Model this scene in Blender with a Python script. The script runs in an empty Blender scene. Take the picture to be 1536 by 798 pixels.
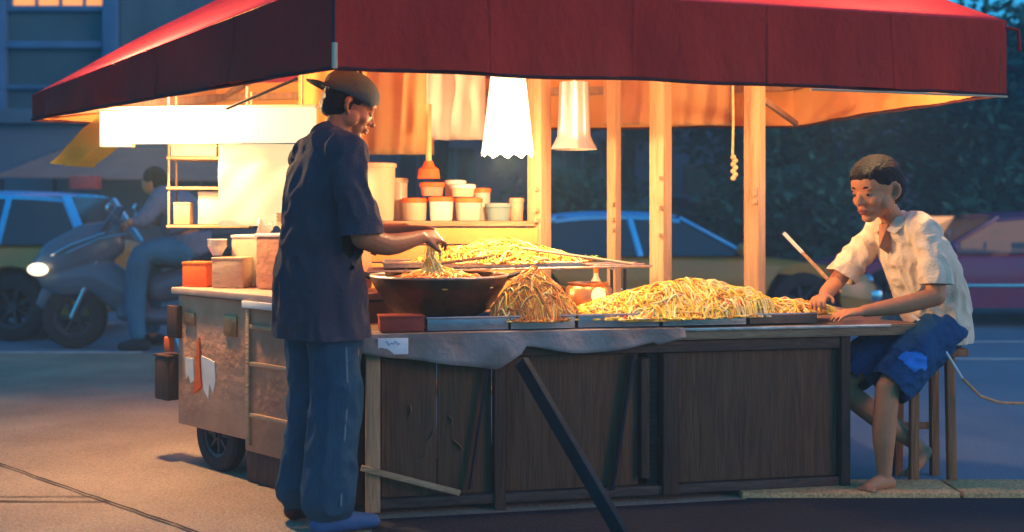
import bpy, bmesh, math, random
from mathutils import Vector, Matrix, noise, Quaternion
random.seed(7)
R = math.radians
sc = bpy.context.scene
COL = sc.collection
CAMZ, FPX, HY = 1.165, 1690.0, 320.0
def P(px, py, d):
    "world point seen at (px,py) of the 1536 px photograph at distance d"
    return Vector(((px-768)*d/FPX, d, CAMZ-(py-HY)*d/FPX))
V = Vector

# ------------------------------------------------------------------ materials
def mat(name, col, rough=.7, col2=None, scale=6, bump=0.0, bscale=None, metal=0, stretch=(1,1,1), spec=.15,
        trans=0, emit=None, estr=0, dist=0.0, detail=6, lo=.35, hi=.7, sheen=0, sss=0, alpha=1, transl=None, speck=0):
    m = bpy.data.materials.new(name); m.use_nodes = True
    nt = m.node_tree; N = nt.nodes; L = nt.links
    b = N['Principled BSDF']
    b.inputs['Roughness'].default_value = rough
    b.inputs['Metallic'].default_value = metal
    b.inputs['Specular IOR Level'].default_value = spec
    b.inputs['Transmission Weight'].default_value = trans
    b.inputs['Base Color'].default_value = (*col, 1)
    b.inputs['Sheen Weight'].default_value = sheen
    if sss:
        b.inputs['Subsurface Weight'].default_value = sss
        b.inputs['Subsurface Radius'].default_value = (.02,.008,.004)
    tc = N.new('ShaderNodeTexCoord'); mp = N.new('ShaderNodeMapping')
    mp.inputs['Scale'].default_value = stretch
    L.new(tc.outputs['Object'], mp.inputs['Vector'])
    if col2:
        n = N.new('ShaderNodeTexNoise'); n.inputs['Scale'].default_value = scale
        n.inputs['Detail'].default_value = detail; n.inputs['Distortion'].default_value = dist
        r = N.new('ShaderNodeValToRGB')
        r.color_ramp.elements[0].position = lo; r.color_ramp.elements[0].color = (*col, 1)
        r.color_ramp.elements[1].position = hi; r.color_ramp.elements[1].color = (*col2, 1)
        L.new(mp.outputs[0], n.inputs['Vector']); L.new(n.outputs['Fac'], r.inputs[0])
        L.new(r.outputs[0], b.inputs['Base Color'])
        if speck:
            n3 = N.new('ShaderNodeTexNoise'); n3.inputs['Scale'].default_value = speck; n3.inputs['Detail'].default_value = 3
            m3 = N.new('ShaderNodeMapRange'); m3.inputs['From Min'].default_value = .3; m3.inputs['From Max'].default_value = .7
            m3.inputs['To Min'].default_value = .62; m3.inputs['To Max'].default_value = 1.25
            x3 = N.new('ShaderNodeMix'); x3.data_type = 'RGBA'; x3.blend_type = 'MULTIPLY'; x3.inputs[0].default_value = 1
            L.new(tc.outputs['Object'], n3.inputs['Vector']); L.new(n3.outputs['Fac'], m3.inputs['Value'])
            L.new(r.outputs[0], x3.inputs[6]); L.new(m3.outputs[0], x3.inputs[7]); L.new(x3.outputs[2], b.inputs['Base Color'])
        rr = N.new('ShaderNodeMapRange'); rr.inputs['To Min'].default_value = max(0, rough-.12); rr.inputs['To Max'].default_value = min(1, rough+.12)
        L.new(n.outputs['Fac'], rr.inputs['Value']); L.new(rr.outputs[0], b.inputs['Roughness'])
    if bump:
        n2 = N.new('ShaderNodeTexNoise'); n2.inputs['Scale'].default_value = bscale or scale*4; n2.inputs['Detail'].default_value = 5
        bp = N.new('ShaderNodeBump'); bp.inputs['Strength'].default_value = bump; bp.inputs['Distance'].default_value = .02
        L.new(mp.outputs[0], n2.inputs['Vector']); L.new(n2.outputs['Fac'], bp.inputs['Height']); L.new(bp.outputs[0], b.inputs['Normal'])
    if emit:
        b.inputs['Emission Color'].default_value = (*emit, 1); b.inputs['Emission Strength'].default_value = estr
    if transl:
        t = N.new('ShaderNodeBsdfTranslucent'); t.inputs[0].default_value = (*transl[0], 1)
        mx = N.new('ShaderNodeMixShader'); mx.inputs[0].default_value = transl[1]
        out = N['Material Output']
        L.new(b.outputs[0], mx.inputs[1]); L.new(t.outputs[0], mx.inputs[2]); L.new(mx.outputs[0], out.inputs[0])
    return m
def wood(name, c1, c2, rough=.65, axis='z', bump=.35):
    st = {'x': (.6,7,7), 'y': (7,.6,7), 'z': (7,7,.6)}[axis]
    return mat(name, c1, rough, c2, 5, bump, 14, stretch=st, dist=1.2, lo=.3, hi=.72)

M = {}
M['asphalt'] = mat('asphalt', (.13,.20,.25), .55, (.20,.27,.32), 1.1, .5, 90, detail=12, speck=130)
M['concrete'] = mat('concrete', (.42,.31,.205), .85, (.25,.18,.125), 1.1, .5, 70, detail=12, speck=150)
M['paving_shaded'] = mat('paving_shaded', (.018,.021,.028), .85, (.03,.031,.038), 1.5, .5, 60, speck=140)  # near-black base that includes the shade cast by the counter
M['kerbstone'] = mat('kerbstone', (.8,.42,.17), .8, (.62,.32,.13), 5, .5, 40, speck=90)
M['groove'] = mat('groove', (.04,.035,.03), .95)
M['paint_line'] = mat('paint_line', (.6,.55,.5), .7, (.35,.32,.3), 9)
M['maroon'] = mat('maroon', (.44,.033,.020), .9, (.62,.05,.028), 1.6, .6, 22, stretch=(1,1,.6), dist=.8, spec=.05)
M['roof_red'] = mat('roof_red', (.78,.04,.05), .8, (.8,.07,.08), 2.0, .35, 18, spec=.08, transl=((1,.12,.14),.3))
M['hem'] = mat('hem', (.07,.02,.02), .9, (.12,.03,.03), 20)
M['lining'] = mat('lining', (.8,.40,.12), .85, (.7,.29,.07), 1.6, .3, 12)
M['drape'] = mat('drape', (.82,.55,.26), .8, (.7,.4,.15), 3, .3, 10)
M['olive'] = mat('olive', (.36,.26,.03), .85, (.25,.19,.03), 4, .3, 15)
M['post'] = wood('post', (.62,.42,.23), (.42,.25,.12))
M['tan_wood'] = wood('tan_wood', (.55,.33,.17), (.36,.2,.1))
M['tan_wood_x'] = wood('tan_wood_x', (.55,.33,.17), (.36,.2,.1), axis='x')
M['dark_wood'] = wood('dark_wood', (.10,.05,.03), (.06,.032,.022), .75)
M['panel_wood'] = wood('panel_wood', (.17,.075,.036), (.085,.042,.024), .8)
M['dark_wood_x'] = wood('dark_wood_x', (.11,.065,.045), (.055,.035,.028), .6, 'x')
M['table_top'] = wood('table_top', (.38,.24,.13), (.22,.13,.075), .5, 'x')
M['cart_paint'] = mat('cart_paint', (.66,.31,.16), .6, (.44,.2,.1), 5, .4, 25, detail=9)
M['cart_paint2'] = mat('cart_paint2', (.5,.23,.12), .65, (.32,.15,.08), 6, .4, 22, detail=9)
M['cart_top'] = mat('cart_top', (.5,.33,.23), .45, (.38,.24,.17), 8, .15, 30)
M['steel'] = mat('steel', (.45,.43,.41), .38, (.34,.32,.3), 9, .15, 40, metal=.85)
M['tray'] = mat('tray', (.28,.31,.34), .4, (.2,.21,.23), 8, .15, 30, metal=.7)
M['tray_brown'] = mat('tray_brown', (.2,.13,.09), .5, (.12,.08,.06), 8, .15, 30, metal=.2)
M['wok'] = mat('wok', (.17,.095,.05), .42, (.045,.03,.025), 7, .3, 22, metal=.75)
M['black_metal'] = mat('black_metal', (.02,.022,.03), .5)
M['blue_metal'] = mat('blue_metal', (.016,.028,.036), .7, (.010,.016,.02), 8, .2, 30)
M['rubber'] = mat('rubber', (.022,.022,.025), .85, (.035,.035,.035), 14, .3, 60)
M['rim'] = mat('rim', (.06,.065,.075), .5, (.04,.045,.05), 12, metal=.4)
M['cream'] = mat('cream', (.62,.5,.32), .6, (.52,.4,.24), 5, .1, 20)
M['white'] = mat('white', (.7,.66,.58), .6, (.58,.54,.46), 6, .1, 20)
M['cardboard'] = mat('cardboard', (.46,.33,.2), .85, (.36,.25,.15), 7, .2, 40)
M['beige'] = mat('beige', (.58,.5,.38), .75, (.46,.38,.28), 6, .2, 25)
M['orange'] = mat('orange', (.8,.16,.025), .5, (.7,.1,.02), 7, .1, 20)
M['red_box'] = mat('red_box', (.35,.06,.03), .6, (.22,.04,.03), 8, .15, 30)
M['teal_glass'] = mat('teal_glass', (.4,.55,.5), .15, trans=.55)
M['copper'] = mat('copper', (.6,.27,.1), .35, (.35,.14,.06), 9, .2, 25, metal=.7)
M['ember'] = mat('ember', (.9,.4,.08), .6, emit=(1,.42,.08), estr=3.0)
M['noodle_y'] = mat('noodle_y', (.92,.66,.1), .35, (.85,.5,.06), 22, sss=.1)
M['noodle_pale'] = mat('noodle_pale', (.93,.8,.36), .35, (.9,.7,.22), 22)
M['noodle_o'] = mat('noodle_o', (.74,.34,.07), .45, (.58,.2,.04), 24)
M['noodle_b'] = mat('noodle_b', (.5,.23,.06), .45, (.32,.13,.04), 24)
M['carrot'] = mat('carrot', (.72,.12,.03), .5)
M['greens'] = mat('greens', (.1,.22,.04), .55, (.2,.32,.07), 12)
M['salmon'] = mat('salmon', (.75,.33,.2), .5, (.6,.22,.14), 12, .2)
M['paper'] = mat('paper', (.75,.76,.74), .8, (.62,.64,.65), 8, .1)
M['ink_blue'] = mat('ink_blue', (.15,.35,.6), .7)
M['cloth_grey'] = mat('cloth_grey', (.3,.27,.25), .85, (.2,.15,.12), 5, .35, 30, dist=.6)
M['cord'] = mat('cord', (.7,.33,.14), .6, (.5,.2,.08), 20)
M['cord_white'] = mat('cord_white', (.75,.7,.65), .6)
M['rope'] = mat('rope', (.7,.5,.25), .8, (.5,.33,.15), 30)
# lit things
M['lightbox'] = mat('lightbox', (.22,.2,.16), .6, emit=(1,.84,.55), estr=.46)
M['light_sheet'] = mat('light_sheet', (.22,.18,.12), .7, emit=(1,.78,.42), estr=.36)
M['shade_lit'] = mat('shade_lit', (.6,.56,.48), .7, emit=(1,.84,.58), estr=.8)
M['shade_white'] = mat('shade_white', (.55,.49,.44), .6, (.4,.34,.3), 3, .15, 15, emit=(1,.7,.4), estr=.03)
M['shade_metal'] = mat('shade_metal', (.52,.5,.5), .38, (.4,.38,.38), 5, .1, 20, metal=.6)
M['stool_wood'] = wood('stool_wood', (.42,.17,.07), (.28,.1,.04))
M['bulb'] = mat('bulb', (1,1,1), .3, emit=(1,.75,.4), estr=14)
M['window_lit'] = mat('window_lit', (.6,.3,.1), .4, emit=(1,.33,.07), estr=.6)
M['headlamp'] = mat('headlamp', (.9,.85,.7), .2, emit=(1,.75,.45), estr=1.3)
# people
M['skin_dark'] = mat('skin_dark', (.3,.11,.05), .45, (.37,.145,.07), 9, .12, 60, sss=.05)
M['skin_tan'] = mat('skin_tan', (.5,.2,.09), .45, (.58,.24,.11), 9, .12, 60, sss=.06)
M['lips'] = mat('lips', (.33,.1,.07), .5)
M['eye_white'] = mat('eye_white', (.3,.27,.25), .4)
M['iris'] = mat('iris', (.015,.01,.008), .2)
M['hair'] = mat('hair', (.005,.005,.007), .5, (.012,.011,.012), 9, .8, 70, stretch=(1,3,3))
M['navy_shirt'] = mat('navy_shirt', (.044,.040,.054), .92, (.06,.054,.07), 3, .35, 120, spec=.05)
M['navy_trousers'] = mat('navy_trousers', (.016,.052,.085), .88, (.026,.075,.115), 3, .35, 90, stretch=(1,1,.4))
M['stripe'] = mat('stripe', (.12,.17,.22), .8)
M['cap'] = mat('cap', (.075,.10,.115), .9, (.105,.13,.14), 6, .4, 140)
M['cap_brim'] = mat('cap_brim', (.035,.065,.085), .8, (.05,.08,.1), 6, .3, 90)
M['shoe_dark'] = mat('shoe_dark', (.07,.02,.018), .5)
M['slipper'] = mat('slipper', (.025,.08,.18), .7, (.04,.1,.22), 8)
M['cream_shirt'] = mat('cream_shirt', (.74,.6,.42), .85, (.66,.52,.36), 4, .3, 110, sheen=.1)
M['blue_shorts'] = mat('blue_shorts', (.007,.055,.14), .85, (.012,.08,.19), 4, .35, 60)
M['blue_sheen'] = mat('blue_sheen', (.02,.2,.6), .7)  # brighter blue standing in for sheen on the shorts
M['button'] = mat('button', (.4,.3,.2), .4)
M['jacket'] = mat('jacket', (.12,.15,.2), .8, (.16,.18,.22), 4, .4, 30)
M['teal_trousers'] = mat('teal_trousers', (.02,.12,.19), .8, (.03,.16,.25), 4, .3, 40)
# vehicles
def paint(n, c, c2=None, rough=.28): return mat(n, c, rough, c2 or tuple(x*.8 for x in c), 1.5, spec=.5)
M['ochre_paint'] = paint('ochre_paint', (.48,.23,.04))
M['cyan_paint'] = paint('cyan_paint', (.01,.5,.9))
M['scooter_paint'] = paint('scooter_paint', (.1,.13,.17), None, .25)
M['plum_paint'] = paint('plum_paint', (.24,.06,.15), (.3,.05,.09))
M['red_paint'] = paint('red_paint', (.6,.06,.04))
M['glass'] = mat('glass', (.02,.03,.035), .08, spec=.8)
M['glass_clear'] = mat('glass_clear', (.25,.28,.28), .05, trans=.75)
M['glass_blue'] = mat('glass_blue', (.05,.25,.5), .12, trans=.3, spec=.8)
M['chrome'] = mat('chrome', (.6,.62,.66), .2, metal=.95)
M['cabin'] = mat('cabin', (.5,.28,.15), .8, emit=(1,.42,.15), estr=.5)  # cabin lamp's light on seats and trim put in as emission
M['seat_dark'] = mat('seat_dark', (.03,.03,.035), .6)
# background
M['facade'] = mat('facade', (.085,.125,.125), .85, (.055,.085,.09), 1.2, .3, 10, detail=9)
M['facade_trim'] = mat('facade_trim', (.1,.2,.3), .8, (.07,.14,.22), 2, .2, 10)
M['slate_wall'] = mat('slate_wall', (.16,.175,.19), .9, (.1,.12,.145), .8, .3, 8, detail=9)
M['door_brown'] = mat('door_brown', (.3,.14,.08), .8, (.2,.1,.06), 3)
M['awning_pink'] = mat('awning_pink', (.42,.2,.15), .85, (.34,.16,.12), 3, .2, 12)
M['bark'] = mat('bark', (.06,.045,.035), .95, (.1,.075,.055), 5, .8, 20, stretch=(3,3,.6))
M['leaf_a'] = mat('leaf_a', (.035,.125,.075), .8, (.06,.17,.09), 2.5)
M['leaf_b'] = mat('leaf_b', (.045,.15,.095), .8, (.03,.105,.075), 2.5)
M['soil'] = mat('soil', (.06,.055,.05), .95, (.04,.04,.035), 5)

# ------------------------------------------------------------------ object helpers
def link(name, bm, m, parent=None, smooth=True, mods=None):
    me = bpy.data.meshes.new(name)
    bmesh.ops.recalc_face_normals(bm, faces=bm.faces)
    bm.to_mesh(me); bm.free()
    o = bpy.data.objects.new(name, me)
    for x in (m if isinstance(m, (list, tuple)) else [m]): me.materials.append(M[x])
    if smooth:
        me.polygons.foreach_set('use_smooth', [True]*len(me.polygons))
        try:
            me.set_sharp_from_angle(angle=R(38))
        except Exception: pass
    COL.objects.link(o)
    if parent is not None: o.parent = parent
    return o
def empty(name, loc=(0,0,0), rz=0):
    o = bpy.data.objects.new(name, None); o.location = loc; o.rotation_euler = (0,0,rz)
    o.empty_display_size = .1; COL.objects.link(o); return o
def tag(o, label=None, cat=None, group=None, kind=None):
    if label: o['label'] = label
    if cat: o['category'] = cat
    if group: o['group'] = group
    if kind: o['kind'] = kind
    return o
def copy_tree(o, parent=None):
    c = o.copy(); COL.objects.link(c)
    if parent is not None: c.parent = parent
    for ch in list(o.children): copy_tree(ch, c)
    return c
def box(bm, c, s, rot=None, bev=0.0, mi=0):
    r = bmesh.ops.create_cube(bm, size=1)
    vs = r['verts']
    fs = set(f for v in vs for f in v.link_faces)
    for v in vs: v.co = V((v.co.x*s[0], v.co.y*s[1], v.co.z*s[2]))
    if bev:
        es = list(set(e for v in vs for e in v.link_edges))
        rb = bmesh.ops.bevel(bm, geom=es, offset=bev, segments=2, affect='EDGES', profile=.6)
        vs = list(set(v for f in rb['faces'] for v in f.verts) | set(v for v in vs if v.is_valid))
        fs = set(f for v in vs for f in v.link_faces)
    mt = Matrix.Translation(V(c))
    if rot is not None:
        mt = mt @ (rot.to_4x4() if isinstance(rot, Matrix) else Matrix.Rotation(rot, 4, 'Z'))
    for v in vs: v.co = mt @ v.co
    for f in fs: f.material_index = mi
def frame(d, up=V((0,0,1))):
    d = V(d).normalized()
    if abs(d.dot(up)) > .97: up = V((1,0,0)) if abs(d.x) < .9 else V((0,1,0))
    a = d.cross(up).normalized(); b = a.cross(d).normalized()
    return a, b
def tube(bm, pts, rad, n=8, cap=True, mi=0, flat=None, up=V((0,0,1))):
    "tapered tube along pts; flat = (k, dir) squashes; rad scalar/list of scalars or (ra, rb)"
    pts = [V(p) for p in pts]
    if not isinstance(rad, (list,)): rad = [rad]*len(pts)
    rings = []
    for i, p in enumerate(pts):
        d = (pts[min(i+1, len(pts)-1)] - pts[max(i-1, 0)])
        if d.length < 1e-9: d = V((0,0,1))
        a, b = frame(d, up)
        r = rad[i]; ra, rb = r if isinstance(r, tuple) else (r, r)
        rings.append([bm.verts.new(p + a*math.cos(t)*ra + b*math.sin(t)*rb) for t in (2*math.pi*k/n for k in range(n))])
    for i in range(len(rings)-1):
        for k in range(n):
            f = bm.faces.new((rings[i][k], rings[i][(k+1)%n], rings[i+1][(k+1)%n], rings[i+1][k])); f.material_index = mi
    if cap:
        for rg in (rings[0][::-1], rings[-1]):
            f = bm.faces.new(rg); f.material_index = mi
    return rings
def beam(bm, p0, p1, w, h=None, bev=.004, mi=0, twist=0):
    p0, p1 = V(p0), V(p1); h = h or w
    d = p1-p0; a, b = frame(d); dn = d.normalized()
    rot = Matrix((a, dn, b)).transposed()
    if twist: rot = Matrix.Rotation(twist, 3, dn) @ rot
    box(bm, (p0+p1)/2, (w, d.length, h), rot, bev, mi)
def ball(bm, c, r, rot=None, n=16, mi=0):
    rr = bmesh.ops.create_uvsphere(bm, u_segments=n, v_segments=max(8, n*3//4), radius=1)
    if not isinstance(r, (tuple, list)): r = (r, r, r)
    for v in rr['verts']:
        q = V((v.co.x*r[0], v.co.y*r[1], v.co.z*r[2]))
        if rot is not None: q = rot @ q
        v.co = q + V(c)
    for f in set(f for v in rr['verts'] for f in v.link_faces): f.material_index = mi
def capsule(bm, pts, rad, n=14, up=V((0,0,1))):
    "smooth limb with rounded ends through pts"
    if not isinstance(rad, list): rad = [rad]*len(pts)
    pts = [V(p) for p in pts]
    # catmull subdivision
    P2, R2 = [], []
    for i in range(len(pts)-1):
        p0 = pts[max(i-1,0)]; p1 = pts[i]; p2 = pts[i+1]; p3 = pts[min(i+2,len(pts)-1)]
        for t in (0,.25,.5,.75):
            a = (2*p1 + (p2-p0)*t + (2*p0-5*p1+4*p2-p3)*t*t + (3*p1-p0-3*p2+p3)*t**3)*.5
            P2.append(a)
            def g(q): return q if isinstance(q, tuple) else (q, q)
            ra, rb = g(rad[i]), g(rad[i+1]); tt = t*t*(3-2*t)
            R2.append((ra[0]*(1-tt)+rb[0]*tt, ra[1]*(1-tt)+rb[1]*tt))
    P2.append(pts[-1]); R2.append(rad[-1] if isinstance(rad[-1], tuple) else (rad[-1],)*2)
    # end caps
    d0 = (P2[0]-P2[1]).normalized(); d1 = (P2[-1]-P2[-2]).normalized()
    def capn(p, r, d):
        out = []
        for t in (.35,.7,.92,1.0):
            k = math.sqrt(max(0, 1-t*t)); m_ = min(r)
            out.append((p + d*m_*t, (max(r[0]*k,.0008), max(r[1]*k,.0008))))
        return out
    A = capn(P2[0], R2[0], d0)[::-1]; B = capn(P2[-1], R2[-1], d1)
    PP = [a[0] for a in A]+P2+[b[0] for b in B]; RR = [a[1] for a in A]+R2+[b[1] for b in B]
    tube(bm, PP, RR, n, up=up)
def lathe(bm, prof, c=(0,0,0), n=28, mi=0, sx=1, sy=1):
    rings = []
    for r, z in prof:
        rings.append([bm.verts.new((c[0]+math.cos(2*math.pi*k/n)*r*sx, c[1]+math.sin(2*math.pi*k/n)*r*sy, c[2]+z)) for k in range(n)])
    for i in range(len(rings)-1):
        for k in range(n):
            f = bm.faces.new((rings[i][k], rings[i][(k+1)%n], rings[i+1][(k+1)%n], rings[i+1][k])); f.material_index = mi
    return rings
def fuse(name, bm, m, parent, voxel=.006, smooth=4, disp=None, cuts=()):
    "fuse overlapping closed volumes into ONE continuous skin"
    me = bpy.data.meshes.new('tmp'); bmesh.ops.recalc_face_normals(bm, faces=bm.faces); bm.to_mesh(me); bm.free()
    o = bpy.data.objects.new('tmp', me); COL.objects.link(o)
    md = o.modifiers.new('r', 'REMESH'); md.mode = 'VOXEL'; md.voxel_size = voxel; md.use_smooth_shade = True
    if smooth:
        s = o.modifiers.new('s', 'SMOOTH'); s.factor = .5; s.iterations = smooth
    dg = bpy.context.evaluated_depsgraph_get(); dg.update()
    out = bpy.data.meshes.new_from_object(o.evaluated_get(dg))
    bpy.data.objects.remove(o); bpy.data.meshes.remove(me)
    out.name = name; out.materials.clear()
    for x in (m if isinstance(m, (list, tuple)) else [m]): out.materials.append(M[x])
    if disp:
        ns = [v.normal.copy() for v in out.vertices]
        for v, nn in zip(out.vertices, ns): v.co = v.co + nn*disp(v.co)
    if cuts:
        b2 = bmesh.new(); b2.from_mesh(out)
        for (cp, cn, cr) in cuts:
            cp = V(cp); cn = V(cn).normalized()
            def inside(p):
                h_ = (p-cp).dot(cn); return (p-cp-cn*h_).length < cr and -.012 < h_ < (.125 if cr < .12 else .25)
            kill = [f for f in b2.faces if inside(f.calc_center_median()) and (f.calc_center_median()-cp).dot(cn) > 0]
            bmesh.ops.delete(b2, geom=kill, context='FACES')
            for v in b2.verts:
                if v.is_boundary and inside(v.co) and (v.co-cp).dot(cn) < .012: v.co -= cn*(v.co-cp).dot(cn)
        b2.to_mesh(out); b2.free()
    out.polygons.foreach_set('use_smooth', [True]*len(out.polygons))
    q = bpy.data.objects.new(name, out); COL.objects.link(q)
    if parent is not None: q.parent = parent
    return q
def fold(scale, amp, sx=1, sy=1, sz=.35, amp2=0):
    def f(c):
        p = V((c.x*sx, c.y*sy, c.z*sz))*scale
        a = noise.noise(p + V((3.1,1.7,9.2)))
        b = 1-abs(noise.noise(p*1.9 + V((7,2,5))))*2.2
        return amp*a + (amp2 or amp*.6)*b*.5
    return f

# ------------------------------------------------------------------ ground
def sheet(name, poly, z, m, sub=0):
    bm = bmesh.new()
    bm.faces.new([bm.verts.new((x, y, z)) for x, y in poly])
    o = link(name, bm, m, smooth=False); o['kind'] = 'structure'; return o
sheet('road', [(-400,-60),(400,-60),(400,900),(-400,900)], 0, 'asphalt')
# concrete apron left of and under the stall, dark pavement in front with the counter's shade put into its colour
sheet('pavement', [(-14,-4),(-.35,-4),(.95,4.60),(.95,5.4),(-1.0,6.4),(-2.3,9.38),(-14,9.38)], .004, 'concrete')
o = sheet('footpath', [(-.95,-4),(9,-4),(9,4.58),(.95,4.58),(.95,4.56),(-.50,4.265)], .008, 'paving_shaded')
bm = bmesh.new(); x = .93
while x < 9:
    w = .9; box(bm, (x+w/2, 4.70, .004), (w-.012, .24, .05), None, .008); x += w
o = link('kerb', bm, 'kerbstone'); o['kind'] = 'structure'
bm = bmesh.new()
def groove(p0, p1, w=.012, z=.0125):
    p0, p1 = V((*p0,0)), V((*p1,0)); d = (p1-p0).normalized(); n_ = V((-d.y,d.x,0))*w/2
    n = 24; prev = None
    for i in range(n+1):
        c = p0.lerp(p1, i/n) + n_*random.uniform(-.7,.7); k = random.uniform(.6,1.3)
        a, b = bm.verts.new(c-n_*k+V((0,0,z))), bm.verts.new(c+n_*k+V((0,0,z)))
        if prev: bm.faces.new((prev[0], a, b, prev[1]))
        prev = (a, b)
groove((-2.95,5.73),(-1.26,4.19)); groove((-1.26,4.19),(.3,2.77))
groove((-5.5,4.52),(-1.62,4.53), .014, .0085); groove((-5,4.62),(-1.72,4.605), .008,.0085)
for k in range(7):
    p = V((random.uniform(-6,-1.8), random.uniform(4.6,8.6), 0)); a = random.uniform(0,6.28)
    for j in range(random.randint(2,4)):
        q_ = p + V((math.cos(a), math.sin(a), 0))*random.uniform(.15,.4); groove((p.x,p.y),(q_.x,q_.y), .006, .0085); p = q_; a += random.uniform(-.8,.8)
o = link('pavement_joint', bm, 'groove', smooth=False); o['kind'] = 'structure'
bm = bmesh.new()
for (y, x0, x1, w) in ((9.42,-12,-3.1,.1),(11.9,-14,-4.2,.1),(9.0,3.1,14,.08),(10.2,4,14,.08)):
    box(bm, ((x0+x1)/2, y, .004), (x1-x0, w, .004))
o = link('road_marking', bm, 'paint_line', smooth=False); o['kind'] = 'structure'

# ------------------------------------------------------------------ canopy
ZB, ZT = 1.68, 1.99
PK = V((.0,5.5,2.95))
cor = [V((-2.47,5.80,0)), V((-.63,3.96,0)), V((2.12,4.83,0)), V((1.67,6.62,0)), V((-1.9,7.2,0))]
zt = [1.775, ZT, ZT, ZT, ZT]; zb = [1.655, 1.68, 1.68, 1.68, 1.68]
can = tag(empty('canopy', (-.1,5.6,0)), 'big maroon cloth canopy with a deep hanging edge over the noodle stall', 'canopy')
def cpt(p): return V(p) - V((-.1,5.6,0))
bm = bmesh.new()
cen = V((0,5.5,0))
def edge_pts(i, n):
    j = (i+1) % 5
    for k in range(n+1):
        t = k/n; yield t, cor[i].lerp(cor[j], t), zb[i]*(1-t)+zb[j]*t, zt[i]*(1-t)+zt[j]*t
def valance(bm, inset, amp, edges, rows=10):
    for i in edges:
        j = (i+1)%5; L_ = (cor[j]-cor[i]).length; n = int(L_/.045)
        dn = (cor[j]-cor[i]).normalized(); out = V((dn.y,-dn.x,0)) 
        if out.dot(cor[i]-cen) < 0: out = -out
        prev = None
        for t, c, b, tp in edge_pts(i, n):
            sag = .012*math.sin(math.pi*((t*L_/.55)%1))
            colv = []
            for r in range(rows+1):
                u = r/rows; z = tp*(1-u)+(b-sag*0+.0)*u
                q = c - out*inset
                e = min(1, min(t,1-t)*12)
                w = amp*u*e*(noise.noise(V((c.x*2.4, c.y*2.4, z*1.2)))*1.6 + .5*noise.noise(V((c.x*9, c.y*9, z*3))))
                colv.append(bm.verts.new(cpt(V((q.x,q.y,z + (.008*noise.noise(V((c.x*3,c.y*3,2))) if u==1 else 0))) + out*w)))
            if prev:
                for r in range(rows): bm.faces.new((prev[r], colv[r], colv[r+1], prev[r+1]))
            prev = colv
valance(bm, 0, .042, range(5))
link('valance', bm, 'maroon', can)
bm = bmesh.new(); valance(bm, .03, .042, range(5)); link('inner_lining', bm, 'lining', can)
bm = bmesh.new()
for i in range(5):
    j = (i+1)%5; L_ = (cor[j]-cor[i]).length; n = max(2, round(L_/.62)); dn = (cor[j]-cor[i]).normalized(); out = V((dn.y,-dn.x,0))
    if out.dot(cor[i]-cen) < 0: out = -out
    for k in range(1, n):
        t = k/n; c = cor[i].lerp(cor[j], t); b = zb[i]*(1-t)+zb[j]*t; tp = zt[i]*(1-t)+zt[j]*t; pts = []
        for r_ in range(11):
            u = r_/10; z = tp*(1-u)+b*u; e = min(1, min(t,1-t)*12)
            w = .042*u*e*(noise.noise(V((c.x*2.4, c.y*2.4, z*1.2)))*1.6 + .5*noise.noise(V((c.x*9, c.y*9, z*3))))
            pts.append(cpt(V((c.x,c.y,z)) + out*(w+.001)))
        tube(bm, pts, [(.010,.0025)]*11, 6, up=out)
link('valance_seam', bm, 'maroon', can)
# hem cord along the bottom edge, light piping on the right part
bm = bmesh.new()
for i in (0,1,2,3,4):
    pts = [cpt(V((c.x,c.y,b-.004 + .008*noise.noise(V((c.x*3,c.y*3,2)))))) for t,c,b,tp in edge_pts(i, 40)]
    tube(bm, pts, .008, 6)
link('hem', bm, 'hem', can)
bm = bmesh.new()
pts = []
for t,c,b,tp in edge_pts(1, 60):
    if t > .66: pts.append(cpt(V((c.x,c.y-.006,b-.016))))
tube(bm, pts, .005, 6); link('piping', bm, 'cream', can)
# roof
def roof(bm, drop, nseg=24, nr=14):
    for i in range(5):
        prev = None
        for t, c, b, tp in edge_pts(i, nseg):
            colv = []
            for r in range(nr+1):
                u = r/nr; q = V((c.x,c.y,tp)).lerp(PK, u)
                q.z -= drop + .10*math.sin(math.pi*u)*math.sin(math.pi*t)**.7*.8 
                q.z += .02*noise.noise(q*2.2)*math.sin(math.pi*min(1,u+.05))
                colv.append(bm.verts.new(cpt(q)))
            if prev:
                for r in range(nr): bm.faces.new((prev[r], colv[r], colv[r+1], prev[r+1]))
            prev = colv
    bmesh.ops.remove_doubles(bm, verts=bm.verts, dist=.0008)
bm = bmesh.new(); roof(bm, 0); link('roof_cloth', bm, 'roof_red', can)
# frame of wooden rails and ribs
bm = bmesh.new()
for i in range(5):
    a, b = cor[i], cor[(i+1)%5]
    ia = V((*(a.lerp(cen,.045)).xy, zt[i]-.09)); ib = V((*(b.lerp(cen,.045)).xy, zt[(i+1)%5]-.09))
    beam(bm, cpt(ia), cpt(ib), .035, .045)
    beam(bm, cpt(ia), cpt(PK-V((0,0,.12))), .03, .03)
link('frame', bm, 'tan_wood', can)
bm = bmesh.new()
tube(bm, [cpt(P(500,y,3.93)) for y in (-30,10,55,64)], .006, 8)
link('seam_cord', bm, 'black_metal', can); bm = bmesh.new()
tube(bm, [cpt(P(340,163,4.9)), cpt(P(445,118,4.5))], .007, 6)
link('support_rod', bm, 'black_metal', can)
bm = bmesh.new(); tube(bm, [cpt(P(502,64,3.92)), cpt(P(502,102,3.92))], .010, 8); link('seam_pole', bm, 'cream', can)
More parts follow.
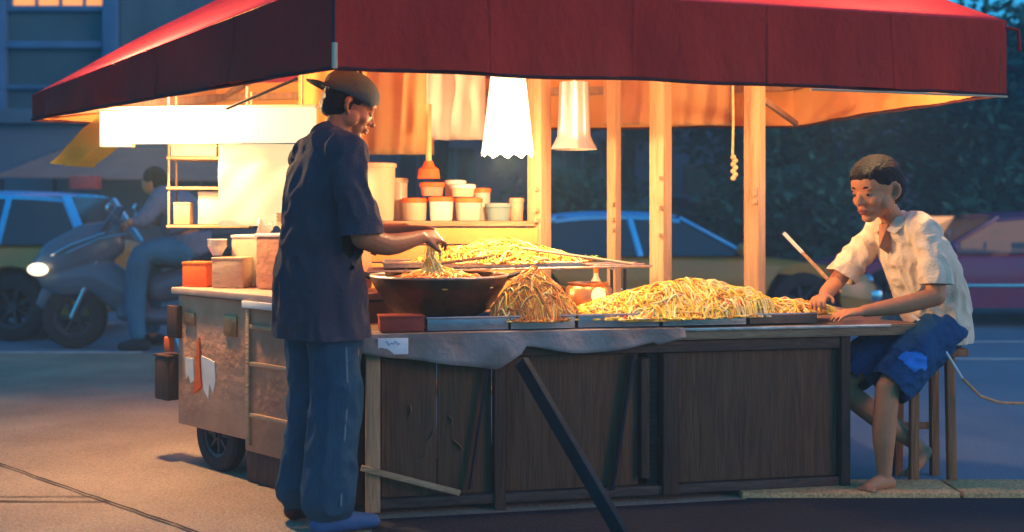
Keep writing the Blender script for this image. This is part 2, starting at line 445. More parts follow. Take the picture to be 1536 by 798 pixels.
# olive rolled side flap at the left tip
bm = bmesh.new()
o1 = [P(150,168,5.75),P(75,245,5.8),P(112,250,5.82),P(150,218,5.75)]
for dd in (0,.02):
    pass
vs0 = [bm.verts.new(cpt(p)) for p in o1]; vs1 = [bm.verts.new(cpt(p+V((.06,.1,0)))) for p in o1]
bm.faces.new(vs0); bm.faces.new(vs1[::-1])
for k in range(4): bm.faces.new((vs0[k], vs0[(k+1)%4], vs1[(k+1)%4], vs1[k]))
bmesh.ops.subdivide_edges(bm, edges=bm.edges[:], cuts=5, use_grid_fill=True)
for v in bm.verts: v.co += V((1,1,0))*.02*noise.noise(v.co*9)
link('side_flap', bm, 'olive', can)
# straps hanging at the right corner
bm = bmesh.new()
tube(bm, [cpt(V((2.12,4.83,1.96))), cpt(V((2.17,4.83,1.95))), cpt(V((2.175,4.83,1.86)))], .008, 6)
link('corner_strap', bm, 'maroon', can)

# ------------------------------------------------------------------ counter
C_ = V((-.56,4.31,0)); D_ = V((1.41,4.71,0)); nin = V((.685,.728,0)); lft = V((-.73,.685,0))
M2 = V((-.82,4.555,0)); M3 = V((-.20,5.21,0)); B1 = V((-.05,5.62,0)); B2 = V((1.62,5.66,0)); E_ = V((1.735,4.775,0))
cnt = tag(empty('counter', (.4,4.9,0)), 'long dark wooden counter with panelled front that carries the noodle trays', 'counter')
def k_(p): return V(p) - V((.4,4.9,0))
def prism(bm, poly, z0, z1, f=lambda q: q, bev=0):
    a = [bm.verts.new(f(V((p[0],p[1],z0)))) for p in poly]; b = [bm.verts.new(f(V((p[0],p[1],z1)))) for p in poly]
    n = len(poly); fs = [bm.faces.new(a[::-1]), bm.faces.new(b)]
    for i in range(n): fs.append(bm.faces.new((a[i], a[(i+1)%n], b[(i+1)%n], b[i])))
    if bev:
        bmesh.ops.bevel(bm, geom=list({e for q in fs for e in q.edges}), offset=bev, segments=2, affect='EDGES')
fdir = (D_-C_).normalized(); fout = V((fdir.y,-fdir.x,0))
bm = bmesh.new()
prism(bm, [C_+fout*.03-fdir*.02, E_+fout*.03, B2, B1, M3, M2+V((-.0,-.03,0))], .655, .70, k_, .006)
link('tabletop', bm, 'table_top', cnt)
# carcass: posts, rails and recessed panels
def front(t, z, out=0): return k_(C_ + fdir*t + fout*out + V((0,0,z)))
FL = (D_-C_).length
rotf = math.atan2(fdir.y, fdir.x)
def pbox(bm, t0, t1, z0, z1, o0, o1, bev=.004, slant=0):
    c = front((t0+t1)/2, (z0+z1)/2, (o0+o1)/2); box(bm, c, (t1-t0, o1-o0, z1-z0), rotf, bev)
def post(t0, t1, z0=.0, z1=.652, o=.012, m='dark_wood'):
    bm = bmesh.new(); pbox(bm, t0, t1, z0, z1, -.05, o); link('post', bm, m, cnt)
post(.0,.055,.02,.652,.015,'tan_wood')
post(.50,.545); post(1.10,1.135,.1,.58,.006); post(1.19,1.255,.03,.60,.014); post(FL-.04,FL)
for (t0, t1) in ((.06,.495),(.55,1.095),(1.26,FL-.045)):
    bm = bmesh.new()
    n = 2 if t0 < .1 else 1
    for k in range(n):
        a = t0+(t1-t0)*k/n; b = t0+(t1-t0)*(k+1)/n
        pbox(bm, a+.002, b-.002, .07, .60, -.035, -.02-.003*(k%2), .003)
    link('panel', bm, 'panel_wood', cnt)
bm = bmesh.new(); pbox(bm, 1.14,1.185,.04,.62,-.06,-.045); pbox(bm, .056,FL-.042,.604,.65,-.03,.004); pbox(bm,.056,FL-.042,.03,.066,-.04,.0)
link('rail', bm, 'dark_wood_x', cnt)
# slanted braces seen on the panels
bm = bmesh.new()
beam(bm, front(.48,.60,.002), front(.40,.09,.002), .02, .012); beam(bm, front(1.07,.60,.002), front(.98,.06,.002), .03, .014)
link('brace', bm, 'black_metal', cnt)
# left/back/right sides
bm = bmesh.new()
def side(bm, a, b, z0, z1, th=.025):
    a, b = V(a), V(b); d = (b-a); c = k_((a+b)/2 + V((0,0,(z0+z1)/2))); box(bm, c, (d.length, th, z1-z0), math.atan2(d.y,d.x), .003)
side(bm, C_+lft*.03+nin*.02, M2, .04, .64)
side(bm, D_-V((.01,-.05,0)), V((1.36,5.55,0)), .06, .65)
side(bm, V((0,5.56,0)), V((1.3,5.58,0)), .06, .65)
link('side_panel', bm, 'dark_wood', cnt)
bm = bmesh.new(); prism(bm, [C_+V((.08,.1,0)), D_+V((-.08,.06,0)), V((1.3,5.5,0)), V((.05,5.5,0)), M2+V((.1,.02,0))], .045, .07, k_)
link('bottom_shelf', bm, 'dark_wood', cnt)
# worn white marks on first panel
bm = bmesh.new()
for (t,z,l,a) in ((.17,.40,.05,80),(.25,.30,.06,60),(.33,.36,.04,110),(.36,.26,.06,-50),(.22,.22,.04,40)):
    c = front(t,z,-.0155); dv = fdir*math.cos(R(a)) + V((0,0,1))*math.sin(R(a))
    tube(bm, [c-dv*l/2, c+fdir*.008, c+dv*l/2], [(.004,.0015),(.009,.0015),(.003,.0015)], 6)
link('scuff_mark', bm, 'cart_paint', cnt)
# loose light plank low on the first panel
bm = bmesh.new(); beam(bm, front(-.02,.20,.035), front(.36,.085,.03), .016, .022, .003); link('loose_rail', bm, 'tan_wood_x', cnt)
# edging strip of pale metal along front of top
bm = bmesh.new(); pbox(bm, .5, 2.18, .690, .703, .032, .038, .001); link('edge_strip', bm, 'steel', cnt)
# diagonal prop pole leaning against the counter
pp = empty('prop_pole', (.28,3.95,0)); tag(pp, 'dark blue metal pole leaning diagonally against the counter front', 'pole')
bm = bmesh.new()
a = P(782,542,4.235) ; b = V((.40, 3.90, .02))
base = V((.28,3.95,0))
beam(bm, a-base, b-base, .03, .055, .006); link('pole', bm, 'blue_metal', pp)
bm = bmesh.new(); box(bm, b-base+V((0,0,-.008)), (.08,.06,.024), .3, .004); link('foot', bm, 'rubber', pp)

# tablecloth draped over the left front of the top
bm = bmesh.new()
n = 60; prev = None
for i in range(n+1):
    t = -.03 + 1.30*i/n
    drop = .05 + .045*abs(noise.noise(V((t*3.2,0,1))))*2
    if t < .5: drop = .07 + .075*(t+.03)/.53
    elif t < .62: drop = .145 - .6*(t-.5)
    elif t < 1.15: drop = .07 + .02*math.sin(t*9)
    else: drop = max(.035, .07-.3*(t-1.15))
    colv = []
    for r in range(9):
        u = r/8
        if r < 3: q = C_ + fdir*t + fout*(-.10 + .14*r/2) + V((0,0,.7045))
        else:
            uu = (r-2)/6; q = C_ + fdir*t + fout*(.041+.012*math.sin(t*26)*uu + .01*uu) + V((0,0,.7045 - drop*uu))
        colv.append(bm.verts.new(q))
    if prev:
        for r in range(8): bm.faces.new((prev[r], colv[r], colv[r+1], prev[r+1]))
    prev = colv
o = link('tablecloth', bm, 'cloth_grey'); so = o.modifiers.new('s','SOLIDIFY'); so.thickness = .003
tag(o, 'crumpled grey brown cloth hanging over the front edge of the counter', 'tablecloth')
# white card with a blue scribble
cd = empty('card', C_+fdir*.10+fout*.052+V((0,0,.64)), rotf); tag(cd, 'small white card with blue scribble hung on the counter corner', 'card')
bm = bmesh.new(); box(bm, (0,0,.02), (.115,.004,.062), None, .001); link('sheet', bm, 'paper', cd)
bm = bmesh.new(); tube(bm, [(-.028+.0035*k, -.003, .032+.005*math.sin(k*1.3)+.004*math.cos(k*.6)) for k in range(16)], .0016, 5); link('scribble', bm, 'ink_blue', cd)
bm = bmesh.new(); box(bm, (0,0,0), (.17,.10,.055), None, .006); box(bm, (0,0,.0305), (.176,.106,.010), None, .003)
o = link('red_tin', bm, 'red_box'); o.location = C_+fdir*.14-fout*.055+V((0,0,.735)); o.rotation_euler[2]=rotf
tag(o, 'dark red tin box at the left corner of the counter by the man', 'tin')

# canopy posts standing on the counter
def cpost(px, d, w, lab, ang=R(52)):
    bm = bmesh.new(); x = (px-768)*d/FPX
    box(bm, (0,0,.62), (w,w,1.235), ang, .005)
    for k in range(3): box(bm, (w*.03, -w*.5, .35+.02*k+random.random()*.3), (w*1.02, .012, .02), ang, .002)
    o = link('wooden_post', bm, 'post'); o.location = (x, d, .702)
    tag(o, lab, 'post', 'wooden posts between counter and canopy'); return o
cpost(809, 5.50, .085, 'leftmost thick wooden post, beside the white hanging lamp')
cpost(921, 5.56, .052, 'thinnest wooden post, second from the left on the counter')
cpost(991, 5.34, .078, 'thick wooden post rising behind the middle of the yellow noodles')
cpost(1132, 5.43, .078, 'rightmost wooden post on the counter, nearest the seated person')
# rope with beads
bm = bmesh.new(); tube(bm, [P(1099,112,5.3),P(1100,180,5.3),P(1099,232,5.3)], .006, 7)
for k in range(7): ball(bm, P(1100+(k%2)*3,236+k*5.2,5.3), .013, n=8)
o = link('hanging_rope', bm, 'rope'); tag(o, 'knotted rope end hanging from the canopy between two posts', 'rope')

# ------------------------------------------------------------------ left cart with wheel
L_ = V((-1.553,5.25,0)); cd_ = V((.724,-.69,0)); cth = math.atan2(cd_.y, cd_.x)
cart = tag(empty('food_cart', L_, cth), 'brown wheeled food cart with a red and white flame mark on its side', 'cart')
# local: x along face towards the camera corner, y into the stall, z up ; length .94
CL = .93
bm = bmesh.new(); box(bm, (.74,.28,.46), (.38,.56,.64), None, .008); link('cabinet', bm, 'cart_paint2', cart)
bm = bmesh.new(); box(bm, (.275,.30,.50), (.54,.50,.56), None, .006); link('body', bm, 'cart_paint2', cart)
bm = bmesh.new(); box(bm, (.27,.018,.485), (.56,.03,.60), None, .006); link('side_panel', bm, 'cart_paint', cart)
bm = bmesh.new()
box(bm, (.46,.29,.805), (CL+.06,.62,.03), None, .005); link('worktop', bm, 'cart_top', cart)
bm = bmesh.new()
for z in (.30,.52,.68): box(bm, (.745,-.004,z), (.30,.012,.02), None, .003)
for x in (.585,.905): box(bm, (x,-.005,.46), (.025,.014,.58), None, .003)
link('trim', bm, 'tan_wood_x', cart)
bm = bmesh.new(); box(bm, (.72,-.02,.775), (.30,.02,.03), None, .003); link('edge_strip', bm, 'white', cart)
# dark hatch, small badges
bm = bmesh.new(); box(bm, (-.02,-.01,.66), (.09,.03,.15), None, .006); link('hatch', bm, 'dark_wood', cart)
bm = bmesh.new(); box(bm, (.10,.0,.68), (.09,.012,.06), None, .003); box(bm, (.44,.0,.67), (.10,.012,.09), None, .003); link('badge', bm, 'copper', cart)
# flame emblem: red stroke between two white wings
bm = bmesh.new()
def flat(bm, pts, y0=.0025, y1=-.003):
    a = [bm.verts.new((x,y0,z)) for x,z in pts]; b = [bm.verts.new((x,y1,z)) for x,z in pts]
    bm.faces.new(a[::-1]); bm.faces.new(b)
    for i in range(len(pts)): bm.faces.new((a[i],a[(i+1)%len(pts)],b[(i+1)%len(pts)],b[i]))
flat(bm, [(.06,.50),(.13,.50),(.14,.40),(.11,.385),(.09,.42),(.07,.40)]); flat(bm, [(.20,.52),(.31,.50),(.32,.42),(.30,.36),(.27,.40),(.26,.33),(.22,.37),(.21,.42)])
link('emblem_wing', bm, 'white', cart, smooth=False)
bm = bmesh.new(); flat(bm, [(.165,.58),(.185,.60),(.19,.46),(.205,.38),(.16,.35),(.13,.34),(.155,.44)], .002,-.005)
link('emblem_flame', bm, 'orange', cart, smooth=False)
# hanging side box and lamp
bm = bmesh.new(); box(bm, (-.085,.0,.39), (.12,.09,.20), None, .012); box(bm,(-.085,.0,.497),(.125,.095,.012),None,.003); link('side_box', bm, 'dark_wood', cart)
bm = bmesh.new(); box(bm, (-.07,-.01,.55), (.05,.03,.07), None, .008); link('reflector', bm, 'orange', cart)
bm = bmesh.new(); box(bm, (.0,.05,.60), (.05,.04,.30), None, .004); box(bm, (-.045,.0,.60), (.09,.02,.03), None, .003); link('bracket', bm, 'black_metal', cart)
# undercarriage, wheels
def wheel(parent, loc, r, w, axis='y', rimm='rim', spokes=8, rf=.62):
    e = empty('wheel', loc); e.parent = parent
    bm = bmesh.new()
    prof = [(rf*r,-w/2),(r*.93,-w/2),(r,-w*.3),(r,w*.3),(r*.93,w/2),(rf*r,w/2)]
    rg = lathe(bm, prof+[prof[0]], n=32)
    bmesh.ops.remove_doubles(bm, verts=bm.verts, dist=1e-5)
    bmesh.ops.rotate(bm, verts=bm.verts, cent=(0,0,0), matrix=Matrix.Rotation(R(90),3,'X'))
    link('tyre', bm, 'rubber', e)
    bm = bmesh.new()
    lathe(bm, [(rf*r*.86,-w*.36),(rf*r,-w*.42),(rf*r,w*.42),(rf*r*.86,w*.36),(rf*r*.86,-w*.36)], n=32)
    lathe(bm, [(.001,-w*.4),(r*.16,-w*.4),(r*.16,w*.4),(.001,w*.4)], n=16)
    for k in range(spokes):
        a = 2*math.pi*k/spokes; beam(bm, (math.cos(a)*r*.12, math.sin(a)*r*.12, 0), (math.cos(a)*r*rf*.92, math.sin(a)*r*rf*.92, 0), r*.09, w*.5, .002)
    bmesh.ops.rotate(bm, verts=bm.verts, cent=(0,0,0), matrix=Matrix.Rotation(R(90),3,'X'))
    link('rim', bm, rimm, e)
    return e
wheel(cart, (.27,.06,.165), .165, .07); wheel(cart, (.27,.52,.165), .165, .07)
bm = bmesh.new(); tube(bm, [(.27,.02,.165),(.27,.56,.165)], .015, 8); box(bm, (.27,.30,.205), (.08,.5,.035), None, .004)
box(bm, (.60,.10,.10), (.05,.05,.20), None, .004); box(bm, (.88,.10,.07), (.05,.05,.135), None, .004)
link('axle', bm, 'black_metal', cart)
bm = bmesh.new(); box(bm, (.74,.02,.075), (.38,.02,.13), None, .004); link('kick_board', bm, 'dark_wood', cart)

def on_cart(x, y, z): return L_ + V((math.cos(cth)*x - math.sin(cth)*y, math.sin(cth)*x + math.cos(cth)*y, z))
def crate(name, m, loc, s, rz, lab, cat, lid=None, parts=None, group=None):
    e = empty(name, loc, rz); tag(e, lab, cat, group)
    bm = bmesh.new(); box(bm, (0,0,s[2]/2), s, None, min(s)*.06); link('box_body', bm, m, e)
    bm = bmesh.new(); box(bm, (0,0,s[2]+.004), (s[0]*1.03,s[1]*1.03,.014), None, .004); link('lid', bm, lid or m, e)
    return e
crate('wooden_cabinet', 'cart_paint2', on_cart(.56,.36,.822), (.46,.26,.24), cth+R(18), 'plain brown cabinet standing on the cart behind the man', 'cabinet', 'white')
crate('orange_box', 'orange', on_cart(.02,.10,.822), (.125,.11,.105), cth+R(30), 'bright orange box on the left end of the cart', 'box')
crate('cardboard_box', 'cardboard', on_cart(.20,.16,.822), (.15,.12,.13), cth+R(35), 'brown carton with papers beside the orange box', 'box')
crate('foam_box', 'cream', on_cart(.17,.30,.822), (.18,.14,.23), cth+R(40), 'tall cream foam box behind the orange box on the cart', 'box', 'white')
crate('foam_box', 'white', on_cart(.30,.28,.822), (.07,.10,.22), cth+R(42), 'narrow white foam box next to the brown cabinet', 'box', 'cream')
# rack behind the cart with stacked takeaway containers
rk = tag(empty('shelf_rack', (-1.62,5.72,0), R(8)), 'thin hanging shelf rack left of the glowing sheet, loaded with boxes', 'rack')
bm = bmesh.new()
for x in (-.10,.28):
    for y in (-.12,.12): tube(bm, [(x,y,1.09),(x,y,1.80)], .006, 6)
link('hanging_cord', bm, 'tan_wood', rk)
for z in (1.10,1.29,1.44):
    bm = bmesh.new(); box(bm, (.09,0,z), (.40,.27,.014), None, .003); link('shelf', bm, 'tan_wood_x', rk)
def onrack(x,y,z): return V((-1.62+x*math.cos(R(8))-y*math.sin(R(8)), 5.72+x*math.sin(R(8))+y*math.cos(R(8)), z))
crate('foam_box', 'beige', onrack(.02,-.04,1.449), (.22,.16,.05), R(8), 'flat pale box lying alone on the top shelf of the rack', 'box','cream')
crate('food_tin', 'beige', onrack(.10,-.03,1.109), (.13,.12,.155), R(10), 'square beige tin on the middle shelf of the rack', 'tin','white')
crate('food_tin', 'cardboard', onrack(-.04,-.04,1.109), (.08,.10,.10), R(5), 'small brown tin left of the beige tin on the rack', 'tin')
crate('food_tin', 'cream', onrack(.22,-.03,1.109), (.09,.12,.10), R(5), 'low cream tin at the right end of the middle rack shelf', 'tin','orange')
crate('paper_parcel', 'beige', onrack(.20,-.05,1.299), (.10,.11,.07), R(20), 'small beige parcel on the rack shelf beside the glowing sheet', 'parcel')
# crumpled paper napkins on the cart boxes
bm = bmesh.new()
for k in range(6):
    a = k*1.05; q = V((math.cos(a)*.03, math.sin(a)*.03, .0))
    vs = [bm.verts.new(q+V((random.uniform(-.03,.03), random.uniform(-.03,.03), random.uniform(0,.10)))) for _ in range(3)]
    bm.faces.new(vs+[bm.verts.new(q*-.5+V((0,0,.0)))])
o = link('paper_napkins', bm, 'white', smooth=False); o.modifiers.new('s','SOLIDIFY').thickness=.002
o.location = on_cart(.30,.20,1.058) ; tag(o, 'crumpled white paper napkins on top of the narrow foam box', 'napkins')
o.location = on_cart(.30,.28,1.05)

# ------------------------------------------------------------------ wooden shelf behind the wok
sh = tag(empty('shelf_unit', (-.34,5.62,0)), 'orange wooden shelf unit behind the wok holding the food tubs', 'shelf')
for z in (.30,.72,1.115):
    bm = bmesh.new(); box(bm, (0,0,z), (.96,.34,.025), None, .004); link('board', bm, 'tan_wood_x', sh)
for x in (-.47,.47):
    bm = bmesh.new(); box(bm, (x,0,.55), (.025,.33,1.10), None, .003); link('side', bm, 'tan_wood', sh)
bm = bmesh.new()
for k in range(4): box(bm, (0,-.172,1.055-k*.085), (.93,.014,.078), None, .004)
link('front_slat', bm, 'lining', sh)
def tub(px, d, z, r, h, body, lid, lab, name='food_tub', cat='tub'):
    e = empty(name, ((px-768)*d/FPX, d, z)); tag(e, lab, cat, 'tubs and jars on the shelf unit')
    bm = bmesh.new(); lathe(bm, [(.001,0),(r*.86,0),(r*.9,.01),(r,h*.97),(r*.96,h),(.001,h)]); link('tub_body', bm, body, e)
    bm = bmesh.new(); lathe(bm, [(.001,h+.012),(r*.9,h+.012),(r*1.06,h+.008),(r*1.07,h-.01),(r*.99,h-.012)]); link('lid', bm, lid, e)
    return e
tub(567, 5.50, 1.129, .085, .27, 'cream', 'cream', 'tallest cream tub, beside the face of the standing man')
tub(622, 5.52, 1.129, .062, .10, 'cream', 'orange', 'cream tub with orange lid left of the milky jar')
tub(662, 5.50, 1.129, .060, .105, 'white', 'orange', 'milky jar with orange lid in the middle of the shelf')
tub(703, 5.50, 1.129, .066, .10, 'beige', 'orange', 'beige jar with orange lid right of the milky jar')
tub(648, 5.51, 1.25, .058, .055, 'salmon', 'orange', 'pink bowl stacked on top of the orange lids')
tub(694, 5.50, 1.246, .060, .05, 'cream', 'white', 'cream bowl with white lid stacked on the beige jar')
tub(748, 5.50, 1.129, .062, .075, 'teal_glass', 'teal_glass', 'low green glass dish at the right end of the shelf', 'glass_dish', 'dish')
e = tag(empty('ladle', P(643,268,5.46)), 'orange funnel on a long tan stick standing behind the tubs', 'ladle')
bm = bmesh.new(); lathe(bm, [(.001,.085),(.02,.085),(.03,.06),(.05,.045),(.055,.0),(.001,0)]); link('funnel', bm, 'orange', e)
bm = bmesh.new(); tube(bm, [(0,0,.08),(.0,0,.36)], .014, 8); link('handle', bm, 'drape', e)
crate('wooden_box', 'salmon', V((.07,5.56,1.129-.22)), (.13,.16,.12), 0, 'salmon coloured box at the right end of the shelf', 'box')
bpy.data.objects['wooden_box'].location = (.08,5.50,.735)

M['milky'] = mat('milky', (.75,.66,.5), .35, (.68,.58,.42), 5, spec=.5, transl=((1,.85,.6),.45))
tub(598, 5.60, 1.129, .045, .20, 'milky', 'cream', 'slim milky jar between the tallest tub and the orange lids')
tub(683, 5.62, 1.129, .052, .19, 'milky', 'white', 'tall milky jar at the back behind the stacked bowls')
tub(723, 5.60, 1.129, .042, .15, 'milky', 'orange', 'slim milky jar with orange lid near the green glass dish')
tub(775, 5.52, 1.129, .035, .10, 'salmon', 'salmon', 'small salmon pot at the far right end of the shelf')
def bowls(loc, lab, n, m='cream', r0=.06):
    e = tag(empty('bowl_stack', loc), lab, 'bowls'); 
    for k in range(n):
        bm = bmesh.new(); z = k*.014; lathe(bm, [(.001,z),(r0*.5,z),(r0*.55,z+.008),(r0,z+.045),(r0*1.04,z+.047),(r0*.96,z+.044),(r0*.5,z+.012),(.001,z+.010)]); link('bowl', bm, m, e)
    return e
bowls(on_cart(.45,.30,1.078), 'stack of cream bowls on top of the brown cabinet', 4)
bowls(on_cart(.12,.13,.969), 'short stack of white bowls on the brown carton', 3, 'white', .045)
bowls(onrack(.20,-.04,1.459), 'stack of pale bowls on the top shelf of the rack', 3, 'white', .05)
def bottle(loc, lab, m, cm, h=.2, r0=.028):
    e = tag(empty('bottle', loc), lab, 'bottle', 'sauce bottles'); bm = bmesh.new()
    lathe(bm, [(.001,0),(r0*.95,0),(r0,.006),(r0,h*.62),(r0*.85,h*.7),(r0*.4,h*.82),(r0*.38,h*.92),(.001,h*.92)], n=20); link('glass', bm, m, e)
    bm = bmesh.new(); lathe(bm, [(r0*.42,h*.90),(r0*.44,h),(.001,h)], n=16); link('cap', bm, cm, e)
bottle(V((-.62,5.02,.702)) if False else V((.10,5.30,.702)), 'brown sauce bottle behind the copper pot, next to the leftmost post', 'wok', 'red_box')
bottle(V((.40,5.36,.702)), 'pale sauce bottle between the leftmost and the thinnest post', 'milky', 'orange')
bottle(on_cart(.30,.46,.822), 'milky sauce bottle at the back of the cart', 'milky', 'orange', .26)
# raised wire shelf with tray of noodles
rs = tag(empty('raised_rack', (-.02,5.02,.70), R(6)), 'raised thin metal rack above the counter behind the wok', 'rack')
bm = bmesh.new()
for y in (-.16,0,.16): tube(bm, [(-.62,y,.215),(.62,y,.235)], .006, 6)
for x in (-.45,-.2,.2,.45): tube(bm, [(x,-.17,.222),(x,.17,.222)], .005, 6)
link('wire_top', bm, 'steel', rs)
for x in (-.30,.50):
    bm = bmesh.new(); 
    for y in (-.15,.15): tube(bm, [(x,y,0.002),(x,y,.222)], .008, 6)
    link('leg', bm, 'black_metal', rs)
def tray(name, c, s, rz, m, lab, cat='tray', wall=.03, fill=None, group='metal food trays on the counter'):
    e = tag(empty(name, c, rz), lab, cat, group)
    bm = bmesh.new(); lx, ly = s; t=.004
    box(bm, (0,0,t/2), (lx,ly,t), None, .001)
    for sx in (-1,1): box(bm, (sx*(lx/2-.002),0,wall/2+t/2), (t,ly,wall), None, .001)
    for sy in (-1,1): box(bm, (0,sy*(ly/2-.002),wall/2+t/2+.0005), (lx-.008,t,wall), None, .001)
    link('pan', bm, m, e)
    bm = bmesh.new()
    tube(bm, [(-lx/2,-ly/2,wall+.004),(lx/2,-ly/2,wall+.004),(lx/2,ly/2,wall+.004),(-lx/2,ly/2,wall+.004),(-lx/2,-ly/2,wall+.004)], .005, 6)
    link('rolled_rim', bm, 'steel', e)
    if fill: 
        bm = bmesh.new(); box(bm, (0,0,wall*.45), (lx*.96,ly*.94,wall*.6), None, .003)
        bmesh.ops.subdivide_edges(bm, edges=[q for q in bm.edges if q.calc_length()>.05], cuts=12, use_grid_fill=True)
        for v in bm.verts:
            if v.co.z > wall*.5: v.co.z += .012*noise.noise(v.co*40)
        f = link('filling', bm, fill, e)
    return e
tray('food_tray', (-.14,5.02,.932), (.86,.32), R(6), 'steel', 'wide thin steel tray on the raised rack', wall=.016, fill='noodle_o')
def ontop(t, inn, z=.702): 
    q = C_ + fdir*t - fout*inn; return V((q.x,q.y,z))
tray('food_tray', ontop(.40,.115,.7085), (.32,.20), rotf, 'tray', 'blue grey tray below the wok, leftmost of the counter trays', wall=.045, fill='noodle_b')
tray('food_tray', ontop(.70,.115,.7085), (.26,.20), rotf, 'steel', 'steel tray under the brown fried noodles', wall=.045, fill='noodle_b')
tray('food_tray', ontop(1.015,.13,.7085), (.34,.22), rotf, 'tray', 'dull tray under the left side of the yellow noodles', wall=.045, fill='noodle_o')
tray('food_tray', ontop(1.38,.13,.7085), (.36,.22), rotf, 'steel', 'tray with pink slices under the right side of the yellow noodles', wall=.034, fill='noodle_o')
tray('food_tray', ontop(1.73,.13,.7085), (.30,.20), rotf, 'tray_brown', 'brown wooden tray at the right, in front of the seated person', wall=.034, fill='noodle_o')

# noodles
def heap(name, c, rx, ry, h, n, mats, wts, lab, rs_=.0037, rz=0, lean=0, pk=.8, cat='noodles', core=None):
    e = tag(empty(name, c, rz), lab, cat)
    bm = bmesh.new()
    N1, N2 = 36, 12
    def hz(x, y):
        q = (x/rx)**2 + (y/ry)**2
        if q >= 1: return 0
        q2 = min(1, ((x-lean)/(rx+abs(lean)))**2 + (y/ry)**2)
        return h*min(((1-q)*3)**.6, (1-math.sqrt(q2))**pk) * (1 + .22*noise.noise(V((x*9,y*9,c[2]*3)))) 
    rings = []
    for j in range(N2+1):
        rr = 1 - j/N2
        rings.append([bm.verts.new((rx*rr*math.cos(2*math.pi*k/N1), ry*rr*math.sin(2*math.pi*k/N1), hz(rx*rr*math.cos(2*math.pi*k/N1)*.98, ry*rr*math.sin(2*math.pi*k/N1)*.98)-.006)) for k in range(N1)])
    for j in range(N2):
        for k in range(N1): bm.faces.new((rings[j][k], rings[j][(k+1)%N1], rings[j+1][(k+1)%N1], rings[j+1][k]))
    link('heap_core', bm, core or mats[0], e)
    bms = [bmesh.new() for _ in mats]
    for i in range(n):
        a = random.uniform(0, 2*math.pi); r0 = math.sqrt(random.random())*.93
        x, y = rx*r0*math.cos(a), ry*r0*math.sin(a)
        dr = random.uniform(0, 2*math.pi); L = random.uniform(.05,.13); cur = random.uniform(-14,14)
        lift = random.random()**2*.016
        pts = []
        for k in range(8):
            z = max(.002, hz(x,y)) + lift*math.sin(math.pi*k/7) + .003
            if (x/rx)**2+(y/ry)**2 > 1.02: z = max(.003, .003+lift*.5)
            pts.append(V((x,y,z))); x += math.cos(dr)*L/7; y += math.sin(dr)*L/7; dr += cur*L/7 + random.uniform(-.25,.25)
            if (x/rx)**2+(y/ry)**2 > 1.10: dr += 1.2
        mi = random.choices(range(len(mats)), wts)[0]
        tube(bms[mi], pts, [rs_*.8]+[rs_*random.uniform(.85,1.2)]*6+[rs_*.7], 5)
    for b_, m_ in zip(bms, mats):
        o = link('noodle_strands', b_, m_, e)
    return e
heap('yellow_noodles', ontop(1.27,.15,.735), .47, .16, .148, 1900, ['noodle_y','noodle_pale','noodle_o','carrot'], [6,4,1.3,.35], 'large heap of bright yellow noodles in the middle of the counter', rz=rotf, lean=.10)
heap('fried_noodles', ontop(.690,.12,.735), .185, .12, .20, 760, ['noodle_o','noodle_b','noodle_y','noodle_pale'], [4,3,1,.7], 'tall heap of brown fried noodles right of the wok', rz=rotf, core='noodle_b', pk=.65)
heap('mixed_noodles', V((-.06,5.0,.945)), .39, .14, .10, 620, ['noodle_o','noodle_y','noodle_pale','noodle_b','greens'], [3,4,2,1,.7], 'flat heap of golden noodles on the raised rack', rz=R(6), core='noodle_o')
heap('flat_noodles', ontop(1.83,.20,.735), .22, .12, .055, 320, ['noodle_y','noodle_pale','noodle_o','noodle_b'], [3,3,2,.7], 'low spread of golden noodles by the hands of the seated person', rz=rotf)
bm = bmesh.new()
for k in range(5): ball(bm, (k*.028, .01*math.sin(k*2), .01), (.022,.03,.012), n=10)
o = link('pink_slices', bm, 'salmon'); o.location = ontop(1.50,.07,.735); o.rotation_euler[2]=rotf; tag(o, 'row of pink meat slices at the front of the right tray', 'meat')
bm = bmesh.new(); ball(bm, (0,0,.012), (.035,.02,.014), n=10); ball(bm, (.03,.01,.01), (.02,.015,.012), n=8)
o = link('white_radish', bm, 'white'); o.location = ontop(1.62,.07,.735); tag(o, 'white radish slices beside the pink meat', 'vegetable')
bm = bmesh.new()
for k in range(34):
    a = random.uniform(0,6.28); q = V((math.cos(a)*random.random()*.04, math.sin(a)*random.random()*.03, random.random()*.02))
    vs = [bm.verts.new(q+V((random.uniform(-.016,.016),random.uniform(-.016,.016),random.uniform(-.008,.012)))) for _ in range(3)]; bm.faces.new(vs)
o = link('chopped_greens', bm, 'greens', smooth=False); o.location = V((.36,5.0,.955)); tag(o, 'small pile of chopped greens at the right end of the raised rack', 'greens')

# wok
wk = tag(empty('wok', (-.30,4.66,.702)), 'wide dark iron wok in front of the standing man', 'wok')
bm = bmesh.new()
lathe(bm, [(.001,.035),(.13,.035),(.20,.085),(.255,.165),(.278,.205),(.286,.205),(.287,.199),(.265,.158),(.21,.075),(.14,.022),(.001,.018)], n=48)
link('bowl', bm, 'wok', wk)
bm = bmesh.new(); tube(bm, [(math.cos(a)*.283, math.sin(a)*.283, .207) for a in [2*math.pi*k/48 for k in range(49)]], .006, 6, cap=False); link('rim', bm, 'steel', wk)
for s_ in (-1,1):
    bm = bmesh.new(); tube(bm, [(s_*.28,-.05,.20),(s_*.325,-.045,.215),(s_*.335,0,.22),(s_*.325,.045,.215),(s_*.28,.05,.20)], .008, 7); link('handle', bm, 'black_metal', wk)
bm = bmesh.new(); tube(bm, [(math.cos(a)*.16, math.sin(a)*.16, .012) for a in [2*math.pi*k/32 for k in range(33)]], .012, 8, cap=False); link('stand_ring', bm, 'black_metal', wk)
